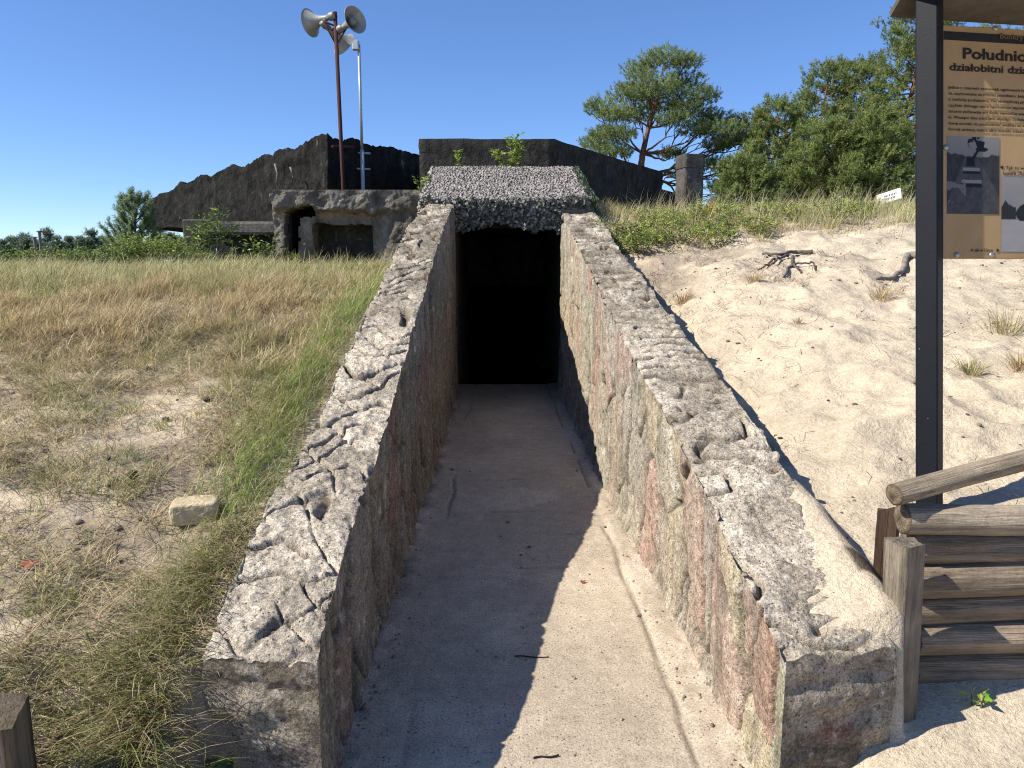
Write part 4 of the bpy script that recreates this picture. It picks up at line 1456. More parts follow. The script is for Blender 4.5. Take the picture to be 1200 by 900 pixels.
# fallen leaves
for a, z_, lab in (((36, 667), None, 'red brown fallen leaf on the grassy left bank'), ((683, 683), .004, 'tiny red leaf on the floor at the shadow edge')):
    if z_ is None: p = ground_hit(*a); p[2] += .02; s_ = .022
    else:
        p = np.array([0, 0, CAMZ]) + ray(*a) * (CAMZ / -ray(*a)[2]); p[2] = z_ + .004; s_ = .010
    ang = np.linspace(0, 2 * np.pi, 14, endpoint=False); rr = s_ * (1 + .25 * np.cos(ang * 5)) * np.where(np.abs(ang - np.pi) < .4, .8, 1)
    ring = np.stack([np.cos(ang) * rr * 1.3, np.sin(ang) * rr, .006 * np.cos(ang * 2) + .2 * s_ * np.sin(ang)], -1) + p
    V_ = np.concatenate([ring, ring - np.array([0, 0, .001]), [p + np.array([0, 0, .003])]])
    i = np.arange(14); i2 = (i + 1) % 14
    o = mesh_np('fallen_leaf', V_, [np.stack([i, i2, np.full(14, 28)], -1), np.stack([i2 + 14, i + 14, np.full(14, 28)], -1)], M['leaf_red'], origin=p)
    tag(o, lab, 'leaf')
# pebbles and clods on the sand: uncountable
r = np.random.default_rng(77)
mb = MB()
ico = bmesh.new(); bmesh.ops.create_icosphere(ico, subdivisions=1, radius=1)
IV = np.array([v.co[:] for v in ico.verts]); ico.verts.index_update(); IF = np.array([[v.index for v in f.verts] for f in ico.faces]); ico.free()
n = 560
px = np.where(r.random(n) < .6, r.uniform(1.25, 6, n), r.uniform(-3.4, -1.0, n)); py = np.where(px > 0, r.uniform(2.5, 9.5, n), r.uniform(1.8, 4.8, n))
pz = height(px, py)
for i in range(n):
    s_ = r.choice([.006, .008, .011, .016, .022], p=[.38, .3, .2, .09, .03])
    V_ = IV * (1 + .5 * (r.random((len(IV), 1)) - .5)) * s_ * np.array([1.3, 1, .7])
    mb.add(V_ @ rotz(r.random() * 6).T + np.array([px[i], py[i], pz[i] + s_ * .3]), [IF], np.array([.13, .10, .075]) * r.uniform(.5, 1.7))
o = mb.build('pebbles', M['pebble']); tag(o, kind='stuff')
# crumbs of concrete and sand gathered along the foot of both walls and strewn over the floor
mb = MB()
for i in range(520):
    y_ = 1.6 + 7.6 * r.random() ** 1.6
    if i % 5 == 0: x_ = r.uniform(-.45, .74)
    else: x_ = (-.50 + abs(r.normal(0, .05))) if i % 2 else (.775 - abs(r.normal(0, .05)))
    s_ = r.choice([.003, .0045, .007, .011], p=[.4, .34, .2, .06])
    V_ = IV * (1 + .6 * (r.random((len(IV), 1)) - .5)) * s_ * np.array([1.3, 1, .7])
    mb.add(V_ @ rotz(r.random() * 6).T + np.array([x_, y_, s_ * .4 + (.010 if x_ > .66 else .0)]), [IF], np.array([.30, .25, .19]) * r.uniform(.35, 1.3))
o = mb.build('floor_crumbs', M['pebble']); tag(o, kind='stuff')


# ------------------------------------------------------------------ grass
def blades(P, H, W, ang, lean, bend, colr, r):
    n = len(P)
    d = np.stack([np.cos(ang), np.sin(ang), np.zeros(n)], -1)
    sa = ang + np.pi / 2 + (r.random(n) - .5) * 1.6
    s = np.stack([np.cos(sa), np.sin(sa), np.zeros(n)], -1)
    lv = []
    for t, wf in ((0, .75), (.38, 1.0), (.74, .62), (1.0, 0.06)):
        c = P + np.array([0, 0, 1.0]) * (H * (t - bend * .55 * t * t))[:, None] + d * (H * (lean * t + bend * .75 * t * t))[:, None]
        lv.append(c - s * (W * wf * .5)[:, None]); lv.append(c + s * (W * wf * .5)[:, None])
    V_ = np.stack(lv, 1)
    k = np.arange(n)[:, None] * 8
    f = np.concatenate([k + np.array([0, 1, 3, 2]), k + np.array([2, 3, 5, 4]), k + np.array([4, 5, 7, 6])])
    tipf = np.array([.7, .7, 1, 1, 1.08, 1.08, 1.15, 1.15])[None, :, None]
    C_ = np.repeat(colr[:, None], 8, 1) * (tipf * 0 + 1)
    return V_.reshape(-1, 3), [f], C_.reshape(-1, 3)


STRAW = np.array([.60, .48, .28]); STRAW2 = np.array([.52, .40, .22]); GREEN = np.array([.17, .215, .05]); GREEN2 = np.array([.30, .30, .105]); PALE = np.array([.47, .45, .25]); BROWN = np.array([.24, .165, .095])


def pick(cols, w, n, r, var=.22):
    i = r.choice(len(cols), n, p=np.asarray(w) / np.sum(w))
    return np.asarray(cols)[i] * (1 + var * (r.random((n, 1)) - .5) * 2)


def scatter(n, x0, x1, y0, y1, dens, r):
    out = []; k = 0
    while k < n:
        x = r.uniform(x0, x1, n); y = r.uniform(y0, y1, n)
        m = r.random(n) < dens(x, y)
        out.append(np.stack([x[m], y[m]], -1)); k += m.sum()
        if m.sum() < 5: break
    return np.concatenate(out)[:n]


def lay(xy): return np.c_[xy, height(xy[:, 0], xy[:, 1]) - .006]


def clumped(centres, per, spread, r):
    c = np.repeat(centres, per, 0)
    return c + r.normal(0, spread, c.shape)


r = np.random.default_rng(301)
vis = lambda x, y: (np.abs(x) < .80 * y + .5).astype(float)
# tan band, dense dry grass
mb = MB()
dn = lambda x, y: vis(x, y) * sstep(3.75, 4.6, y + 1.1 * (patches(x, y, 2) - .5) * 2) * (1 - .75 * sstep(6.0, 7.5, y)) * (1 - .6 * sstep(-1.4, -1.0, x)) * sstep(-.93, -.98, x) * (.25 + .75 * sstep(.40, .55, patches(x * 1.3, y * 1.3, 4)))
xy = scatter(15000, -6.5, -.92, 3.4, 9, dn, r); n = len(xy)
cl = clumped(scatter(900, -6.5, -.98, 3.6, 8.5, dn, r), 36, .04, r); xy = np.concatenate([xy, cl[cl[:, 0] < -.95]]); n = len(xy)
lsun = fbm(xy[:, 0] * 1.1, xy[:, 1] * 1.1, o=3, seed=311)
mixg = sstep(.5, .62, lsun)
c1 = pick([STRAW, STRAW2, BROWN, GREEN2], [5, 4, 1.2, .9], n, r); c2 = pick([GREEN2, PALE, STRAW, GREEN], [3, 2, 3, 2], n, r)
mb.add(*blades(lay(xy), (.05 + .17 * r.random(n) * sstep(.32, .62, fbm(xy[:, 0] * 3.1, xy[:, 1] * 3.1, o=3, seed=341))) * 1.1, r.uniform(.0028, .0058, n), r.normal(.3, 1.5, n) + 2.5 * (vn(xy[:, 0] * 2.6, xy[:, 1] * 2.6, seed=342) - .5), r.uniform(0, .8, n), r.uniform(.1, 1.1, n), mix(c1, c2, mixg * .8), r))
o = mb.build('dry_grass', M['grass']); tag(o, kind='stuff')
# tall blue-green crest grass, left
mb = MB()
dn = lambda x, y: vis(x, y) * sstep(5.3, 6.3, y + .9 * (patches(x, y, 7) - .5) * 2) * (1 - .7 * sstep(11, 16, y)) * sstep(-.95, -1.0, x)
xy = scatter(34000, -11.5, -.95, 5.2, 15, dn, r)
cl = clumped(scatter(800, -11.5, -1.0, 5.4, 15, dn, r), 22, .05, r); xy = np.concatenate([xy, cl[cl[:, 0] < -.97]]); n = len(xy)
c1 = pick([GREEN, GREEN2, PALE, STRAW, STRAW2], [3.5, 4, 4, 1.3, .7], n, r)
front_ = sstep(6.3, 5.5, xy[:, 1])
c1 = mix(c1, pick([STRAW, STRAW2, PALE], [3, 2, 2], n, r), front_ * .7)
hh = (.06 + .20 * r.random(n) * sstep(.3, .6, fbm(xy[:, 0] * 1.9, xy[:, 1] * 1.9, o=3, seed=343))) * (1 - .25 * sstep(-1.8, -1.0, xy[:, 0]))
mb.add(*blades(lay(xy), hh, r.uniform(.003, .006, n), r.normal(.2, 1.3, n), r.uniform(0, .5, n), r.uniform(.15, .9, n), c1, r))
# taller arching marram leaves and seed stalks
xy = scatter(2600, -11, -1.0, 5.8, 13, dn, r); n = len(xy)
mb.add(*blades(lay(xy), r.uniform(.22, .38, n), r.uniform(.003, .0055, n), r.normal(.1, 1.2, n), r.uniform(.0, .4, n), r.uniform(.2, 1.0, n), pick([PALE, STRAW, GREEN2], [4, 2, 2], n, r) * 1.12, r))
o = mb.build('crest_grass', M['grass']); tag(o, kind='stuff')
# green strip beside the wall, patchy green tufts over the bank, draping clumps at the front
mb = MB()
dn = lambda x, y: sstep(-1.30 - .05 * y, -1.0, x) * sstep(-.86, -.90, x) * (.45 + .55 * sstep(.35, .55, patches(x, y, 9))) * (.35 + .65 * sstep(2.6, 3.6, y))
xy = scatter(7500, -1.7, -.865, 2.0, 9, dn, r); n = len(xy)
mb.add(*blades(lay(xy), r.uniform(.04, .14, n), r.uniform(.0022, .004, n), r.normal(-.3, 1.0, n), r.uniform(0, .6, n), r.uniform(.1, .9, n), pick([GREEN2, GREEN, PALE, STRAW], [4.5, 3.2, 1.5, 1.3], n, r) * 1.05, r))
dn = lambda x, y: vis(x, y) * sstep(.50, .62, patches(x * 1.8, y * 1.8, 11)) * sstep(-.93, -1.0, x)
xy = scatter(6500, -4, -.92, 1.5, 5.2, dn, r)
cl = clumped(scatter(300, -3.9, -1.0, 1.5, 5.2, dn, r), 16, .02, r); xy = np.concatenate([xy, cl[cl[:, 0] < -.93]]); n = len(xy)
mb.add(*blades(lay(xy), r.uniform(.03, .12, n), r.uniform(.0016, .0032, n), r.random(n) * 6.28, r.uniform(.1, .9, n), r.uniform(.2, .9, n), pick([GREEN2, GREEN, STRAW, PALE], [3, 3.4, 2, 1.2], n, r) * .95, r))
dn = lambda x, y: vis(x, y) * (.12 + .88 * sstep(.42, .58, patches(x * 2.4, y * 2.4, 23))) * sstep(-.9, -.96, x)
cl = clumped(scatter(1300, -4.2, -.93, 1.5, 5.0, dn, r), 9, .022, r); xy = cl[cl[:, 0] < -.9]; n = len(xy)
mb.add(*blades(lay(xy), r.uniform(.025, .13, n), r.uniform(.0022, .0042, n), r.random(n) * 6.28, r.uniform(.2, 1.2, n), r.uniform(.3, 1.1, n), pick([STRAW, STRAW2, GREEN2, PALE, GREEN], [4, 3, 3, 2, 1.5], n, r), r))
dn = lambda x, y: np.exp(-((x + 1.05) / .13) ** 2) * sstep(2.4, 3.0, y) * (x < -.875)
xy = scatter(3800, -1.5, -.875, 2.4, 7, dn, r); n = len(xy)
mb.add(*blades(lay(xy), r.uniform(.06, .17, n), r.uniform(.0022, .004, n), r.normal(-.2, .9, n), r.uniform(.1, .6, n), r.uniform(.2, .9, n), pick([np.array([.27, .36, .09]), np.array([.20, .27, .06]), PALE], [4, 3, 1.2], n, r), r))
# long grass falling over the end of the bank
dn = lambda x, y: np.exp(-((x + .98) / .10) ** 2) * (1 - sstep(2.5, 2.8, y)) * sstep(1.55, 1.75, y) * (x < -.875)
xy = scatter(1700, -1.3, -.875, 1.55, 2.8, dn, r); n = len(xy)
mb.add(*blades(lay(xy), r.uniform(.05, .15, n), r.uniform(.002, .0038, n), r.normal(-1.9, .9, n), r.uniform(.2, .9, n), r.uniform(.5, 1.25, n), pick([GREEN, GREEN2, STRAW, BROWN], [3.4, 2.2, 2.6, 1.2], n, r) * .9, r))
dn = lambda x, y: (1 - sstep(2.0, 2.2, y)) * (.3 + .7 * sstep(.45, .6, patches(x * 2, y * 2, 13)))
xy = scatter(3400, -1.8, -.80, 1.3, 2.2, dn, r); n = len(xy)
mb.add(*blades(lay(xy), r.uniform(.05, .16, n), r.uniform(.002, .0036, n), r.normal(-1.4, 1.1, n), r.uniform(.3, 1.0, n), r.uniform(.4, 1.1, n), pick([GREEN, PALE, STRAW, BROWN], [2.6, 2.2, 2.6, 1.6], n, r) * .85, r))
xy = scatter(1500, -1.02, -.775, 1.45, 1.92, lambda x, y: np.ones_like(x), r); n = len(xy)
mb.add(*blades(lay(xy), r.uniform(.04, .15, n), r.uniform(.002, .0036, n), r.normal(-1.4, 1.0, n), r.uniform(.3, 1.0, n), r.uniform(.4, 1.1, n), pick([GREEN, GREEN2, STRAW, BROWN], [2.6, 2.2, 2.2, 2.0], n, r) * .8, r))
o = mb.build('green_grass', M['grass']); tag(o, kind='stuff')
# litter: short dead stalks lying flat
mb = MB()
dn = lambda x, y: vis(x, y) * (.15 + .85 * sstep(.42, .6, patches(x * 2.2, y * 2.2, 15))) * sstep(-.9, -.95, x)
xy = scatter(26000, -4.6, -.88, 1.4, 5.6, dn, r); n = len(xy)
P_ = lay(xy); P_[:, 2] += r.uniform(.004, .02, n)
mb.add(*blades(P_, r.uniform(.02, .085, n), r.uniform(.0014, .003, n), r.random(n) * 6.28, r.uniform(.9, 1.6, n) * 1.0, r.uniform(.5, 1.0, n), pick([BROWN, STRAW, STRAW2, BROWN * .45, np.array([.36, .30, .22])], [2.4, 3, 2.4, 1.2, 2.8], n, r) * .95, r))
for i in range(0):
    pass
o = mb.build('plant_litter', M['litter']); tag(o, kind='stuff')
# right crest: wild grass behind and between the weeds
mb = MB()
dn = lambda x, y: vis(x, y) * sstep(7.7, 8.8, y + .45 * (x - 1.2) * -.25 + 1.3 * (patches(x, y, 17) - .5)) * (1 - .55 * sstep(12, 18, y)) * (x > 1.26)
xy = scatter(26000, 1.25, 13, 7.2, 18, dn, r)
cl = clumped(scatter(700, 1.3, 11, 7.4, 16, dn, r), 22, .05, r); xy = np.concatenate([xy, cl[cl[:, 0] > 1.24]]); n = len(xy)
nearb = sstep(9.6, 8.2, xy[:, 1])
c1 = mix(pick([GREEN2, GREEN, PALE, STRAW], [3.4, 2, 2.6, 2], n, r), pick([STRAW, STRAW2, PALE, BROWN], [3, 3, 1.6, 1], n, r), np.clip(nearb * .8 + sstep(.5, .62, fbm(xy[:, 0], xy[:, 1], o=3, seed=330)) * .6, 0, 1))
mb.add(*blades(lay(xy), r.uniform(.08, .34, n) * (1 - .45 * nearb), r.uniform(.003, .006, n), r.normal(.3, 1.3, n), r.uniform(0, .5, n), r.uniform(.1, .8, n), c1, r))
xy = scatter(900, 2, 9, 8.8, 13, dn, r); n = len(xy)
mb.add(*blades(lay(xy), r.uniform(.35, .62, n), r.uniform(.003, .005, n), r.normal(.2, 1.2, n), r.uniform(.05, .5, n), r.uniform(.1, .6, n), pick([PALE, STRAW], [3, 3], n, r), r))
o = mb.build('wild_grass', M['grass']); tag(o, kind='stuff')
# far ground cover
mb = MB()
dn = lambda x, y: vis(x, y)
xy = scatter(16000, -40, 40, 15, 48, dn, r); n = len(xy)
mb.add(*blades(lay(xy), r.uniform(.15, .5, n), r.uniform(.012, .03, n), r.random(n) * 6.28, r.uniform(0, .5, n), r.uniform(.1, .7, n), pick([GREEN, GREEN2, PALE], [4, 3, 2], n, r) * .8, r))
o = mb.build('far_grass', M['grass']); tag(o, kind='stuff')
# debris on the right sand
mb = MB()
dn = lambda x, y: vis(x, y) * sstep(.5, .64, patches(x * 1.6, y * 1.6, 19)) * (.25 + .75 * sstep(4.5, 7, y))
xy = scatter(3800, 1.3, 8, 2.6, 9.5, dn, r); n = len(xy)
P_ = lay(xy); P_[:, 2] += .008
mb.add(*blades(P_, r.uniform(.02, .10, n), r.uniform(.002, .005, n), r.random(n) * 6.28, r.uniform(1.0, 1.8, n), r.uniform(.6, 1.0, n), pick([BROWN, STRAW2, BROWN * .5], [3, 1.5, 2], n, r) * .8, r))
o = mb.build('sand_litter', M['litter']); tag(o, kind='stuff')

# separate tufts standing on the bare sand / bank
tufts = [((1032, 352), .16, 'd', 'small straw tuft alone on the sand slope left of black post'), ((1178, 392), .26, 'm', 'large dry grass tuft on sand under right part of panel'), ((1138, 440), .13, 'g', 'small green grey tuft on sand just right of black post'),
         ((1196, 432), .13, 'd', 'brown tuft cut by the right edge of photo above the logs'), ((884, 330), .12, 'd', 'flattened straw tuft just below the forked root'), ((800, 356), .14, 'd', 'orange tan tuft at the shadow of right wall'),
         ((936, 378), .06, 'd', 'tiny dark tuft low on open sand slope'), ((312, 402), .20, 's', 'upright tan grass tuft standing out on left bank'), ((975, 268), .2, 'm', 'broad brown grass tuft on the crest above the forked root')]
for i, (p, h_, k, lab) in enumerate(tufts):
    b = ground_hit(*p); n = 130 if h_ > .1 else 50
    xy = b[:2] + r.normal(0, h_ * .16, (n, 2)) * np.array([1.3, 1])
    ang = np.arctan2(xy[:, 1] - b[1], xy[:, 0] - b[0]) + r.normal(0, .5, n)
    cs = {'d': ([STRAW, STRAW2, BROWN], [3, 3, 2]), 'm': ([STRAW, STRAW2, PALE, GREEN2], [3, 2, 2, 2]), 'g': ([PALE, GREEN2, STRAW], [3, 3, 2]), 's': ([STRAW2, STRAW], [4, 3])}[k]
    mb = MB(); mb.add(*blades(np.c_[xy, height(xy[:, 0], xy[:, 1]) - .005], r.uniform(.5, 1.1, n) * h_, r.uniform(.0025, .005, n), ang, r.uniform(.1, .7, n) * (.35 if k == 's' else 1), r.uniform(.1, .7, n), pick(*cs, n, r), r))
    o = mb.build('grass_tuft', M['grass'], origin=b); tag(o, lab, 'grass tuft')


# ------------------------------------------------------------------ leafy plants
def leaves(P, D, size, colr, r, n, aspect=.45):
    """folded pointed leaves at P along direction D"""
    D = D / (np.linalg.norm(D, axis=1)[:, None] + 1e-9)
    rnd = r.normal(0, 1, (n, 3)) * .6 + np.array([0, 0, 1.0])
    S_ = np.cross(D, rnd); S_ /= np.linalg.norm(S_, axis=1)[:, None] + 1e-9
    U_ = np.cross(S_, D)
    s = size[:, None]
    p0 = P; p1 = P + D * s * .45 + S_ * s * aspect * .5 + U_ * s * .08; p2 = P + D * s - U_ * s * .14; p3 = P + D * s * .45 - S_ * s * aspect * .5 + U_ * s * .08
    pm = P + D * s * .5
    V_ = np.stack([p0, p1, p2, p3, pm], 1).reshape(-1, 3)
    k = np.arange(n)[:, None] * 5
    return V_, [np.concatenate([k + np.array([0, 1, 4]), k + np.array([1, 2, 4]), k + np.array([2, 3, 4]), k + np.array([3, 0, 4])])], np.repeat(colr, 5, 0)


def leafy(name, base, h, spread, nst, nleaf, lsize, cols, label, cat, group=None, seed=0, stemc=(.12, .10, .06), flowers=None, top_bias=.35, aspect=.45, bare=.1):
    r = np.random.default_rng(seed)
    root_ = empty(name, base, label, cat, group)
    base = np.asarray(base, float)
    ms, ml, mf = MB(), MB(), MB()
    for s_ in range(nst):
        a = r.random() * 6.28; out = spread * (r.random() ** .6)
        hh = h * r.uniform(.6, 1.0) * (1 - .25 * out / (spread + 1e-6)) if nst > 1 else h
        tip = base + np.array([math.cos(a) * out, math.sin(a) * out * .8, hh])
        t = np.linspace(0, 1, 7)[:, None]
        b0 = base + np.array([math.cos(a) * out * .25, math.sin(a) * out * .2, -.03])
        pts = b0 * (1 - t) + tip * t; pts[:, :2] += (np.array([math.cos(a), math.sin(a)]) * out * .12) * np.sin(t * 3.14)
        ms.add(*tube(pts, np.linspace(max(.004, h * .012), .002, 7), 5), np.asarray(stemc))
        k = nleaf
        tt = bare + (1 - bare) * r.random(k) ** (1 - top_bias)
        P_ = np.stack([np.interp(tt, t[:, 0], pts[:, i]) for i in range(3)], -1)
        an = r.random(k) * 6.28
        D_ = np.stack([np.cos(an), np.sin(an), r.uniform(-.2, .9, k)], -1)
        off = r.random(k)[:, None] * spread * .32 * (nst > 1) * D_
        ml.add(*leaves(P_ + off, D_, lsize * r.uniform(.55, 1.1, k), pick(cols, np.ones(len(cols)), k, r), r, k, aspect))
        if flowers and r.random() < flowers[1]:
            k = 36; P_ = tip + r.normal(0, 1, (k, 3)) * np.array([.03, .03, .03]); D_ = r.normal(0, 1, (k, 3)) + np.array([0, 0, .6])
            mf = MB(); mf.add(*leaves(P_, D_, np.full(k, .03), np.zeros((k, 3)) + np.asarray(flowers[0]), r, k)); mf.build('flower', M['leaf'], root_, smooth=False)
    ms.build('stem', M['stem'], root_); ml.build('foliage', M['leaf'], root_, smooth=False)
    return root_


LIME = np.array([.38, .46, .08]); LIME2 = np.array([.30, .38, .075]); MID = np.array([.10, .16, .035]); DARKG = np.array([.06, .10, .028]); OLIVE = np.array([.19, .20, .06])
# saplings growing on the bunker
p = at(597, 200, 11.9); leafy('sapling', p, at(597, 154, 11.9)[2] - p[2], .20, 4, 75, .095, [LIME, LIME, LIME2, MID], 'bright lime leafy sapling behind the net, tallest on the roof', 'sapling', seed=1, top_bias=.2)
p = at(540, 199, 12.0); leafy('sapling', p, at(540, 172, 12.0)[2] - p[2], .10, 3, 28, .075, [LIME, LIME2, MID], 'small thin lime sapling left of taller one behind the net', 'sapling', seed=2)
p = at(496, 226, 10.3); leafy('sapling', p, at(496, 203, 10.3)[2] - p[2], .12, 4, 30, .07, [LIME, LIME2, MID], 'little green sprig at the left corner of the net', 'sapling', seed=3)
# rowan by the slab
p = at(247, 312, 13.2)
leafy('rowan_sapling', p, at(247, 236, 13.2)[2] - p[2], .42, 9, 70, .10, [MID, LIME2, MID, DARKG], 'leafy young rowan growing in front of black slab on the left', 'sapling', seed=4, aspect=.35, bare=.45)
p = at(306, 318, 10.0); leafy('shrub', p, at(306, 268, 10.0)[2] - p[2], .36, 8, 45, .07, [MID, DARKG, LIME2], 'dark leafy shrub below the slab left of pillbox', 'shrub', seed=5)
p = at(352, 316, 10.1); leafy('shrub', p, at(352, 289, 10.1)[2] - p[2], .14, 3, 26, .06, [MID, LIME2], 'small weed sprouting in the pillbox opening', 'shrub', seed=6)
for i, (px_, py0, py1, Yd, w_, lab) in enumerate(((205, 308, 273, 13.0, .45, 'yellow green bush under the slab tip'), (176, 308, 272, 12.4, .50, 'rounded lime bush in front of young pine'), (150, 312, 284, 12.0, .5, 'low olive bush left of the lime bush'), (232, 310, 292, 12.6, .4, 'low green bush under the corbel'), (108, 312, 291, 13, .6, 'low green bush on the crest left of young pine'), (60, 312, 294, 13, .6, 'low grey green bush near the two grey posts'), (12, 314, 292, 12.5, .6, 'dark low bush at the left edge of photo'))):
    p = at(px_, py0, Yd); leafy('bush', p, at(px_, py1, Yd)[2] - p[2], w_, 16, 60, .07, [LIME2, MID, OLIVE, LIME] if i < 2 else [MID, OLIVE, DARKG, LIME2], lab, 'bush', seed=20 + i)
# goldenrod and weeds along the right crest
wp_ = [(728, 300), (741, 285), (752, 299), (765, 279), (776, 290), (790, 272), (799, 287), (814, 268), (826, 283), (838, 265), (851, 277), (865, 264), (880, 272), (905, 258), (893, 280), (842, 290), (720, 285), (758, 266), (936, 262), (980, 262), (1010, 258)]
for i, (px_, py_) in enumerate(wp_):
    b = ground_hit(px_, py_ - 2)
    fl_ = i in (6, 9)
    leafy('weed', b, r.uniform(.20, .34) * b[1] / 9, .24, 12, 34, .055, [LIME2, LIME, MID, OLIVE], 'yellow flowering weed on the right crest' if fl_ else 'leafy green weed on the right crest', 'weed', 'weeds along the right crest', seed=50 + i, flowers=((.62, .42, .03), .2) if fl_ else None, aspect=.32)
# small green plant in the dirt below the logs
b = at(1147, 822, 2.16); b[2] = gz(b[0], 2.16)
leafy('seedling', b, .06, .03, 3, 4, .05, [LIME, np.array([.2, .4, .05])], 'tiny bright green seedling at the foot of log wall', 'seedling', seed=90)
b = np.array([-.80, 1.80, gz(-.80, 1.80)])
leafy('broadleaf_weed', b, .10, .07, 5, 5, .075, [MID, DARKG, MID], 'dark broad leaved weed at the foot of left wall end', 'weed', seed=91, aspect=.6)


# ------------------------------------------------------------------ pines
def shoots(mb, P, D, L_, nn, nl, nw, cols, r):
    """needle shoots: P base (n,3), D unit direction, L_ shoot length"""
    n = len(P)
    t = r.random((n, nn, 1)) * .9 + .1
    base = P[:, None] + D[:, None] * L_[:, None, None] * t
    rd = r.normal(0, 1, (n, nn, 3)); rd -= (rd * D[:, None]).sum(-1, keepdims=True) * D[:, None]
    rd /= np.linalg.norm(rd, axis=-1, keepdims=True) + 1e-9
    nd = rd * .8 + D[:, None] * .65
    ln = nl * r.uniform(.7, 1.2, (n, nn, 1))
    sd = np.cross(nd, r.normal(0, 1, (n, nn, 3))); sd /= np.linalg.norm(sd, axis=-1, keepdims=True) + 1e-9
    a = base - sd * nw * .5; b = base + sd * nw * .5; c = base + nd * ln
    V_ = np.stack([a, b, c], 2).reshape(-1, 3)
    f = np.arange(len(V_)).reshape(-1, 3)
    cl = pick(cols, np.ones(len(cols)), n, r, .25)
    mb.add(V_, [f], np.repeat(cl, nn * 3, 0))


NEED = [np.array([.22, .28, .10]), np.array([.26, .32, .11]), np.array([.18, .24, .09]), np.array([.31, .36, .14])]
BARK = np.array([.17, .095, .06]); BARKLO = np.array([.15, .12, .095])


def limb(mb, a, b, r0, r1, r, sag=.1, n=9, colr=BARK):
    t = np.linspace(0, 1, n)[:, None]
    L_ = np.linalg.norm(b - a)
    pts = a * (1 - t) + b * t
    w = (np.stack([fbm(t[:, 0] * 3 + r.random() * 50, i, o=2, seed=5) for i in range(3)], -1) - .5) * L_ * .28 * np.sin(t * np.pi)
    pts = pts + w; pts[:, 2] += -sag * L_ * np.sin(t[:, 0] * np.pi)
    mb.add(*tube(pts, np.linspace(r0, r1, n), 7), colr)
    return pts


def pine_from_pads(base, trunk, pads, label, seed, Yd, group=None, dens=1.0, need=NEED, r0=.17):
    """pads: (px,py,rx,ry,depth offset,parent index into trunk)"""
    r = np.random.default_rng(seed)
    root_ = empty('pine_tree', base, label, 'pine tree', group)
    mt, mf = MB(), MB()
    tp = np.array([at(a, b, Yd + c) for a, b, c in trunk]); tp[0] = base
    t = np.linspace(0, 1, 24); s = np.linspace(0, 1, len(tp))
    tpi = np.stack([np.interp(t, s, tp[:, i]) for i in range(3)], -1)
    mt.add(*tube(tpi, np.linspace(r0, r0 * .35, 24), 10, jit=.08, seed=seed), BARK)
    px_m = Yd / F
    for (px, py, rx, ry, dz, k) in pads:
        c = at(px, py, Yd + dz); R_ = np.array([rx * px_m, rx * px_m * 1.0, ry * px_m])
        src = tp[max(1, min(k, len(tp) - 1) - 1)] if (int(px) % 3) else tp[min(k, len(tp) - 1)]
        lp = limb(mt, src, c - np.array([0, 0, R_[2] * .4]), .03 + .02 * r.random(), .012, r)
        for q in range(5):
            e = c + r.normal(0, .45, 3) * R_
            limb(mt, lp[5 + (q % 4)], e, .018, .006, r, 0, 5)
        n = int(dens * 430 * (R_[0] * R_[0]) ** .8 * (R_[2] / R_[0] + .5)) + 40
        d = r.normal(0, 1, (n, 3)); d /= np.linalg.norm(d, axis=1)[:, None]
        rad = r.random(n)[:, None] ** .45
        lump = .75 + .5 * fbm(d[:, 0] * 2 + px, d[:, 1] * 2 + py, d[:, 2] * 2, o=2, seed=seed)[:, None]
        P_ = c + d * rad * R_ * lump
        D_ = d * np.array([.7, .7, .25]) + np.array([0, 0, .75]) + r.normal(0, .25, (n, 3)); D_ /= np.linalg.norm(D_, axis=1)[:, None]
        shoots(mf, P_, D_, r.uniform(.10, .26, n), 24, .085, .016, need, r)
    mt.build('trunk', M['bark'], root_); mf.build('crown', M['needle'], root_, smooth=False)
    return root_


b = at(750, 262, 27); b[2] = gz(b[0], b[1]) - .1
padsA = [(778, 70, 26, 11, 0, 4), (750, 84, 20, 10, .6, 4), (804, 74, 17, 8, -.4, 4), (762, 103, 34, 13, -.6, 3), (800, 100, 26, 13, .5, 4), (822, 114, 20, 10, -.3, 3), (738, 112, 24, 11, .3, 3), (703, 128, 17, 10, 0, 3), (722, 136, 20, 9, -.5, 3),
         (748, 136, 26, 9, .8, 3), (706, 158, 18, 8, .3, 2), (724, 160, 22, 9, -.6, 2), (697, 170, 17, 8, .4, 2), (716, 180, 24, 8, -.2, 2), (774, 122, 30, 9, .9, 3), (808, 130, 26, 9, 0, 3), (790, 142, 20, 7, -.8, 3), (835, 142, 24, 9, .6, 3), (818, 155, 20, 8, 0, 3),
         (848, 155, 26, 10, -.5, 2), (872, 148, 22, 10, .3, 2), (890, 160, 15, 10, .5, 2), (862, 168, 20, 8, .8, 2), (842, 172, 18, 7, 0, 2), (786, 182, 16, 6, .6, 2), (838, 195, 26, 10, 1.5, 1), (862, 203, 26, 9, 1.8, 1), (880, 190, 18, 9, 1.4, 1), (800, 205, 16, 8, 1.4, 1), (850, 220, 26, 9, 2, 1)]
pine_from_pads(b, [(750, 262, 0), (750, 205, 0), (753, 180, 0), (760, 150, .1), (772, 110, .0)], padsA, 'big spreading pine with open crown behind the square pillar', 71, 27, dens=1.0, r0=.15)


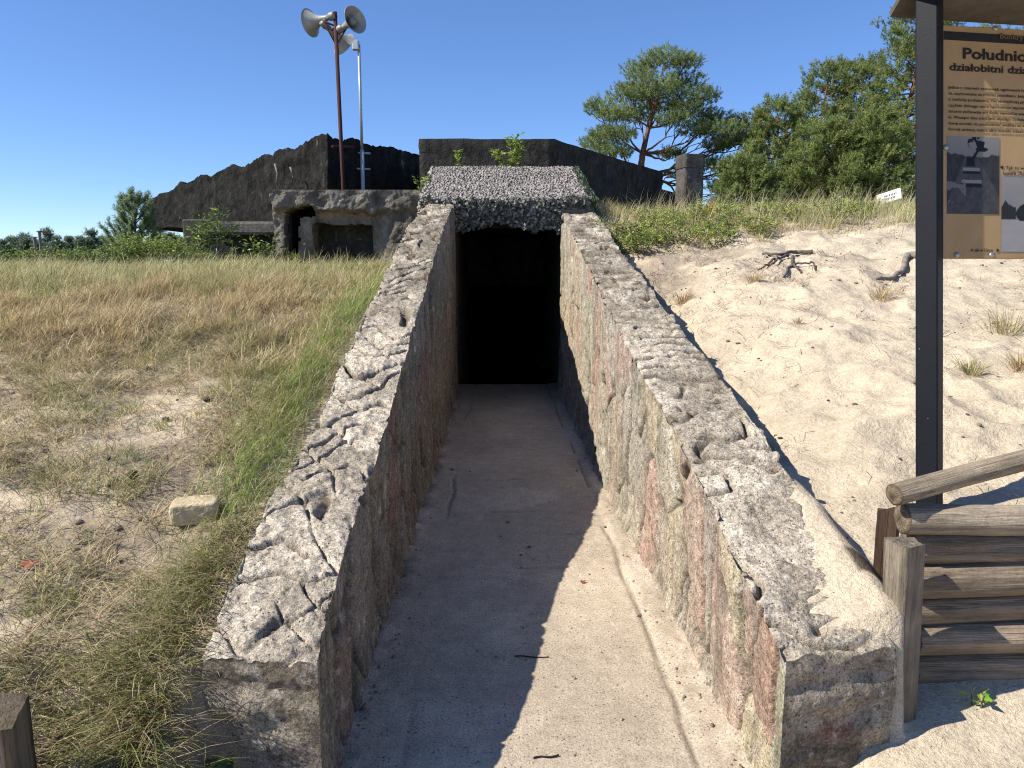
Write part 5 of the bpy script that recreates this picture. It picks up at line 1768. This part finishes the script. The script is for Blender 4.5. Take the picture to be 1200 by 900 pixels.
def auto_pine(base, H, W, seed, label, group, lean=(0, 0), npads=60, need=NEED, trunk_bare=.08, dens=1.0):
    r = np.random.default_rng(seed)
    base = np.asarray(base, float)
    root_ = empty('pine_tree', base, label, 'pine tree', group)
    mt, mf = MB(), MB()
    t = np.linspace(0, 1, 18)[:, None]
    tip = base + np.array([lean[0], lean[1], H])
    tp = base * (1 - t) + tip * t + np.c_[(fbm(t[:, 0] * 4, 1, seed=seed) - .5) * .5, (fbm(t[:, 0] * 4, 2, seed=seed) - .5) * .5, np.zeros(18)] * np.sin(t * 3.1)
    mt.add(*tube(tp, np.linspace(.05 + H * .013, .02, 18), 9, jit=.08, seed=seed), np.where(np.arange(18 * 9 + 2)[:, None] < 80, BARKLO, BARK))
    for k in range(npads):
        f = trunk_bare + (1 - trunk_bare) * (k + r.random()) / npads
        a = k * 2.4 + r.normal(0, .4)
        prof = (1 - f) ** .65 * (.35 + .65 * min(1, (f + .12) / .35))
        rad = W * .5 * prof * r.uniform(.55, 1.1)
        o_ = np.array([np.interp(f, t[:, 0], tp[:, i]) for i in range(3)])
        c = o_ + np.array([math.cos(a) * rad, math.sin(a) * rad, rad * r.uniform(.05, .4)]) + np.array([lean[0], lean[1], 0]) * .12 * r.random()
        lp = limb(mt, o_, c, .02 + .03 * (1 - f), .01, r, .06, 7)
        # branchlets fanning off the outer part of the limb, each a plume of up-turned shoots
        dirl = (lp[-1] - lp[0]) / (np.linalg.norm(lp[-1] - lp[0]) + 1e-9)
        Pp, Dd = [], []
        nb = 4 + int(4 * rad / (W * .5 + .01))
        sc_ = (.34 + .07 * W) * r.uniform(.7, 1.25)
        for q in range(nb):
            f_ = r.uniform(.45, 1.0) if q else 1.0
            st_ = np.array([np.interp(f_, np.linspace(0, 1, len(lp)), lp[:, i]) for i in range(3)])
            dv = dirl * .8 + r.normal(0, .5, 3) * np.array([1, 1, .22]) + np.array([0, 0, .16]) + np.array([lean[0], lean[1], 0]) * .5
            dv /= np.linalg.norm(dv)
            en = st_ + dv * sc_ * r.uniform(.6, 1.2)
            k_ = int(11 * dens)
            tt = r.random((k_, 1)) ** .7
            Pp.append(st_ * (1 - tt) + en * tt + r.normal(0, .06, (k_, 3)))
            Dd.append(dv[None] * .6 + np.array([0, 0, .55]) + r.normal(0, .35, (k_, 3)))
        P_ = np.concatenate(Pp); D_ = np.concatenate(Dd); n = len(P_)
        D_ /= np.linalg.norm(D_, axis=1)[:, None]
        shoots(mf, P_, D_, r.uniform(.14, .34, n), 22, .10, .022, need, r)
    mt.build('trunk', M['bark'], root_); mf.build('crown', M['needle'], root_, smooth=False)
    return root_


NEED2 = [np.array([.21, .26, .08]), np.array([.25, .30, .09]), np.array([.17, .225, .07]), np.array([.29, .32, .11])]
G_ = 'pines along the right edge of the clearing'
specs = [  # px, base py, top py, Y, width px, lean, label, pads
    (1048, 262, 4, 27, 180, (.35, 0), 'tall dark pine with reddish trunk just left of the black post', 112, NEED2),
    (938, 262, 78, 30, 120, (.8, 0), 'wind bent pine with pale feathery top in the middle of the right pines', 70, NEED2),
    (996, 262, 76, 31, 135, (.1, 0), 'bushy pine between the wind bent pine and tall dark pine', 74, NEED2),
    (900, 262, 128, 26, 105, (.1, 0), 'low bushy pine right of the big spreading pine', 52, NEED2),
    (965, 262, 150, 24, 120, (0, 0), 'young dense pine in front of the wind bent pine', 56, NEED2),
    (1020, 262, 140, 23.5, 110, (0, 0), 'young dense pine standing behind the white arrow sign', 56, NEED2),
    (868, 262, 196, 24, 90, (0, 0), 'small young pine right beside the square pillar', 40, NEED2),
    (1150, 262, 40, 30, 150, (0, 0), 'tall pine mostly hidden behind the brown panel', 70, NEED2),
]
for i, (px_, py0, py1, Yd, wpx, lean, lab, npd, nd) in enumerate(specs):
    b = at(px_, py0, Yd); b[2] = gz(b[0], b[1]) - .1
    H_ = at(px_, py1, Yd)[2] - b[2]
    auto_pine(b, H_, wpx / F * Yd, 400 + i, lab, G_, lean, npd, nd)

# young candle pine by the left slab
p = at(161, 308, 15.5); p[2] = gz(p[0], 15.5) - .05
r = np.random.default_rng(91)
yp = empty('young_pine', p, 'young blue green pine with upright candles at the slab tip', 'pine tree')
mt, mf = MB(), MB()
H_ = at(161, 226, 15.5)[2] - p[2]
tp = np.array([p, p + np.array([0, 0, H_ * .5]), p + np.array([.03, 0, H_])])
mt.add(*tube(tp, [.045, .03, .012], 7), BARKLO)
tips = []
for k in range(46):
    f = .10 + .84 * k / 46; a = k * 2.4
    o_ = p + np.array([0, 0, H_ * f * .95]); L_ = ((1 - f) * .62 + .20) * (.75 + .5 * ((k * 7) % 5) / 5)
    e = o_ + np.array([math.cos(a) * L_ * .8, math.sin(a) * L_ * .8, L_ * .75])
    mid = (o_ + e) / 2 + np.array([math.cos(a), math.sin(a), -.8]) * L_ * .14
    tt = np.linspace(0, 1, 9)[:, None]; pts = o_ * (1 - tt) ** 2 + 2 * mid * tt * (1 - tt) + e * tt ** 2
    mt.add(*tube(pts, np.linspace(.014, .006, 9), 5), BARKLO)
    n = 26; q = np.linspace(.3, 1, n); P_ = np.stack([np.interp(q, tt[:, 0], pts[:, i]) for i in range(3)], -1)
    D_ = np.gradient(P_, axis=0); D_ /= np.linalg.norm(D_, axis=1)[:, None]; D_ = D_ * .8 + r.normal(0, .28, (n, 3)) + np.array([0, 0, .25]); D_ /= np.linalg.norm(D_, axis=1)[:, None]
    shoots(mf, P_, D_, r.uniform(.06, .18, n), 26, .07, .009, [np.array([.27, .35, .18]), np.array([.22, .30, .16]), np.array([.32, .39, .19])], r)
n = 22; P_ = p + np.array([0.02, 0, 1.0]) * (np.linspace(.7, 1.0, n) * H_)[:, None]; D_ = np.repeat(np.array([[0, 0, 1.0]]), n, 0) + r.normal(0, .2, (n, 3)); D_ /= np.linalg.norm(D_, axis=1)[:, None]
shoots(mf, P_, D_, np.full(n, .12), 30, .07, .009, [np.array([.12, .17, .085])], r)
mt.build('trunk', M['bark'], yp); mf.build('crown', M['needle'], yp, smooth=False)

# distant pines on the left, each its own tree; three shapes copied
NEEDF = [np.array([.17, .22, .14]), np.array([.20, .25, .15]), np.array([.13, .18, .12])]
r = np.random.default_rng(95)
protos = []
far = [(int(q), 270 + (q * 37) % 17) for q in range(-60, 320, 13)] + [(8, 283), (22, 286), (-10, 280), (33, 281), (52, 289), (66, 287), (76, 281), (87, 286), (97, 279), (107, 285), (118, 290), (130, 284), (142, 291), (-28, 284), (190, 287), (225, 289), (265, 290), (-48, 282)]
for i, (px_, top_) in enumerate(far):
    Yd = 62 + 14 * ((i * 7) % 5) / 5
    b = at(px_, 300, Yd); zb = gz(b[0], Yd) - .2; b[2] = zb
    H_ = at(px_, top_, Yd)[2] - zb
    if i < 6:
        r_ = np.random.default_rng(500 + i)
        root_ = empty('pine_tree', b, 'distant dark pine on the skyline at the left of the photo', 'pine tree', 'distant pines at the left')
        mt, mf = MB(), MB()
        mt.add(*tube([b, b + np.array([.1, 0, H_ * .95])], [.12, .03], 6), BARKLO)
        n = 700
        nb_ = 11
        fb = np.sort(r_.uniform(.18, .97, nb_)); ab = r_.random(nb_) * 6.28
        rb_ = (1 - fb) * H_ * .20 * r_.uniform(.4, 1.3, nb_)
        cb = b + np.stack([np.cos(ab) * rb_, np.sin(ab) * rb_, fb * H_], -1)
        ib_ = r_.integers(0, nb_, n)
        sz = (H_ * (.05 + .10 * (1 - fb)) * r_.uniform(.7, 1.3, nb_))[ib_][:, None]
        P_ = cb[ib_] + r_.normal(0, .5, (n, 3)) * sz * np.array([1.2, 1.2, .6])
        a = r_.random(n) * 6.28
        D_ = np.stack([np.cos(a) * .5, np.sin(a) * .5, np.full(n, .8)], -1) + r_.normal(0, .3, (n, 3)); D_ /= np.linalg.norm(D_, axis=1)[:, None]
        shoots(mf, P_, D_, r_.uniform(.2, .5, n), 10, .22, .045, NEEDF, r_)
        mt.build('trunk', M['bark'], root_); mf.build('crown', M['needle'], root_, smooth=False)
        protos.append((root_, H_))
    else:
        pr, hp = protos[(i * 5) % 6]
        c = pr.copy(); COL.objects.link(c); c.location = Vector(b)
        s_ = H_ / hp; c.scale = (s_ * r.uniform(.85, 1.2), s_, s_); c.rotation_euler = (0, 0, r.random() * 6.28)
        for ch in list(pr.children):
            d_ = ch.copy(); COL.objects.link(d_); d_.parent = c

# two grey posts sticking up over the crest at the left
for px_, top_, lab in ((40.5, 278, 'shorter of two grey posts rising over the left crest'), (46, 271, 'taller of two grey posts rising over the left crest')):
    t_ = at(px_, top_, 22); b = t_.copy(); b[2] = gz(t_[0], 22) - .1
    mb = MB(); mb.add(*tube([b, (b + t_) / 2, t_ - np.array([0, 0, .02]), t_], [.045, .045, .043, .05], 8), (.30, .28, .25)); V_, f_ = box(t_, (.12, .1, .03), bev=.005); mb.add(V_, f_, (.30, .28, .25))
    o = mb.build('grey_post', M['post_wood'], origin=b); tag(o, lab, 'post')

# white arrow sign and stake by the right pines
SY = 19.0
c = at(1040, 230.5, SY)
sg = empty('arrow_sign', (c[0], SY, gz(c[0], SY)), 'small white arrow shaped sign with a red tip near right pines', 'sign')
ax_ = at(1056.5, 226, SY - .75) - at(1023, 236.5, SY); Ls = np.linalg.norm(ax_); ax_ /= Ls
up_ = np.cross(ax_, np.array([.75, .66, 0])); up_ = -up_ if up_[2] < 0 else up_
nn_ = np.cross(ax_, up_); nn_ = -nn_ if nn_[1] > 0 else nn_
hs = .135


def plate(pts2, name, mat, parent, n0, n1, o_):
    P_ = np.array([o_ + ax_ * a + up_ * b for a, b in pts2]); k = len(P_)
    V_ = np.concatenate([P_ + nn_ * n1, P_ + nn_ * n0]); i = np.arange(k); i2 = (i + 1) % k
    return mesh_np(name, V_, [np.array([i]), np.array([k + i[::-1]]), np.stack([i, k + i, k + i2, i2], -1)], mat, parent, smooth=False)


o_ = at(1023, 236.5, SY)
brd = plate([(.14, hs), (.14, -hs), (Ls, -hs), (Ls, hs)], 'board', M['white'], sg, 0, .02, o_)
plate([(.0, 0), (.139, -hs), (.139, hs)], 'arrow_tip', M['red'], sg, 0, .02, o_)
for ln, (b0_, a0, a1) in enumerate(((.03, .36, .70), (-.05, .36, .66), (-.0, .2, .24), (-.03, .28, .31))):
    x_ = a0
    while x_ < a1:
        w_ = .035; plate([(x_, b0_ + .025), (x_, b0_ - .02), (x_ + w_ * .7, b0_ - .02), (x_ + w_ * .7, b0_ + .025)], 'mark', M['ink'], brd, .0205, .023, o_); x_ += w_ * 1.3
mb = MB(); p = o_ + ax_ * Ls * .62; mb.add(*tube([np.array([p[0], SY + .05, gz(p[0], SY) - .2]), np.array([p[0], SY + .05, p[2] + .1])], .03, 8), (.2, .18, .15)); mb.build('stake', M['post_wood'], sg)
t_ = at(980, 229, 14); b = t_.copy(); b[2] = gz(t_[0], 14) - .1
mb = MB(); mb.add(*tube([b, t_], [.03, .026], 8), (.24, .21, .17)); V_, f_ = box(t_ + np.array([0, -.03, -.05]), (.10, .02, .13), bev=.004); mb.add(V_, f_, (.2, .19, .17))
o = mb.build('stake', M['post_wood'], origin=b); tag(o, 'grey stake with a small plate among weeds before right pines', 'stake')

# ------------------------------------------------------------------ light
sunv = Vector((-1.0, -.25, 1.0)).normalized()
sd = bpy.data.lights.new('sun', 'SUN'); sd.energy = 4.75; sd.angle = math.radians(.53); sd.color = (1, .945, .85)
so = bpy.data.objects.new('sun', sd); COL.objects.link(so)
so.rotation_euler = (-sunv).to_track_quat('-Z', 'Y').to_euler()
so.location = (-20, 5, 25)
W = bpy.data.worlds.new('World'); S.world = W; W.use_nodes = True
nt = W.node_tree; bg = nt.nodes['Background']
sky = nt.nodes.new('ShaderNodeTexSky'); sky.sky_type = 'NISHITA'; sky.sun_disc = False
sky.sun_elevation = math.asin(sunv.z); sky.sun_rotation = math.atan2(sunv.x, sunv.y)
sky.altitude = 0; sky.air_density = .7; sky.dust_density = 0.0; sky.ozone_density = 8.0
gam = nt.nodes.new('ShaderNodeGamma'); gam.inputs[1].default_value = .83
hsv = nt.nodes.new('ShaderNodeHueSaturation'); hsv.inputs['Hue'].default_value = .507; hsv.inputs['Saturation'].default_value = 1.10
nt.links.new(sky.outputs[0], gam.inputs[0]); nt.links.new(gam.outputs[0], hsv.inputs['Color']); nt.links.new(hsv.outputs[0], bg.inputs[0])
bg.inputs[1].default_value = .15
S.view_settings.view_transform = 'Standard'; S.view_settings.look = 'None'
S.view_settings.exposure = 0.7; S.view_settings.gamma = 1.0
S.cycles.use_denoising = True
S.cycles.denoising_prefilter = 'NONE'
S.cycles.denoising_input_passes = 'RGB_ALBEDO_NORMAL'
S.cycles.pixel_filter_type = 'BLACKMAN_HARRIS'
S.cycles.filter_width = 1.1
S.cycles.max_bounces = 6
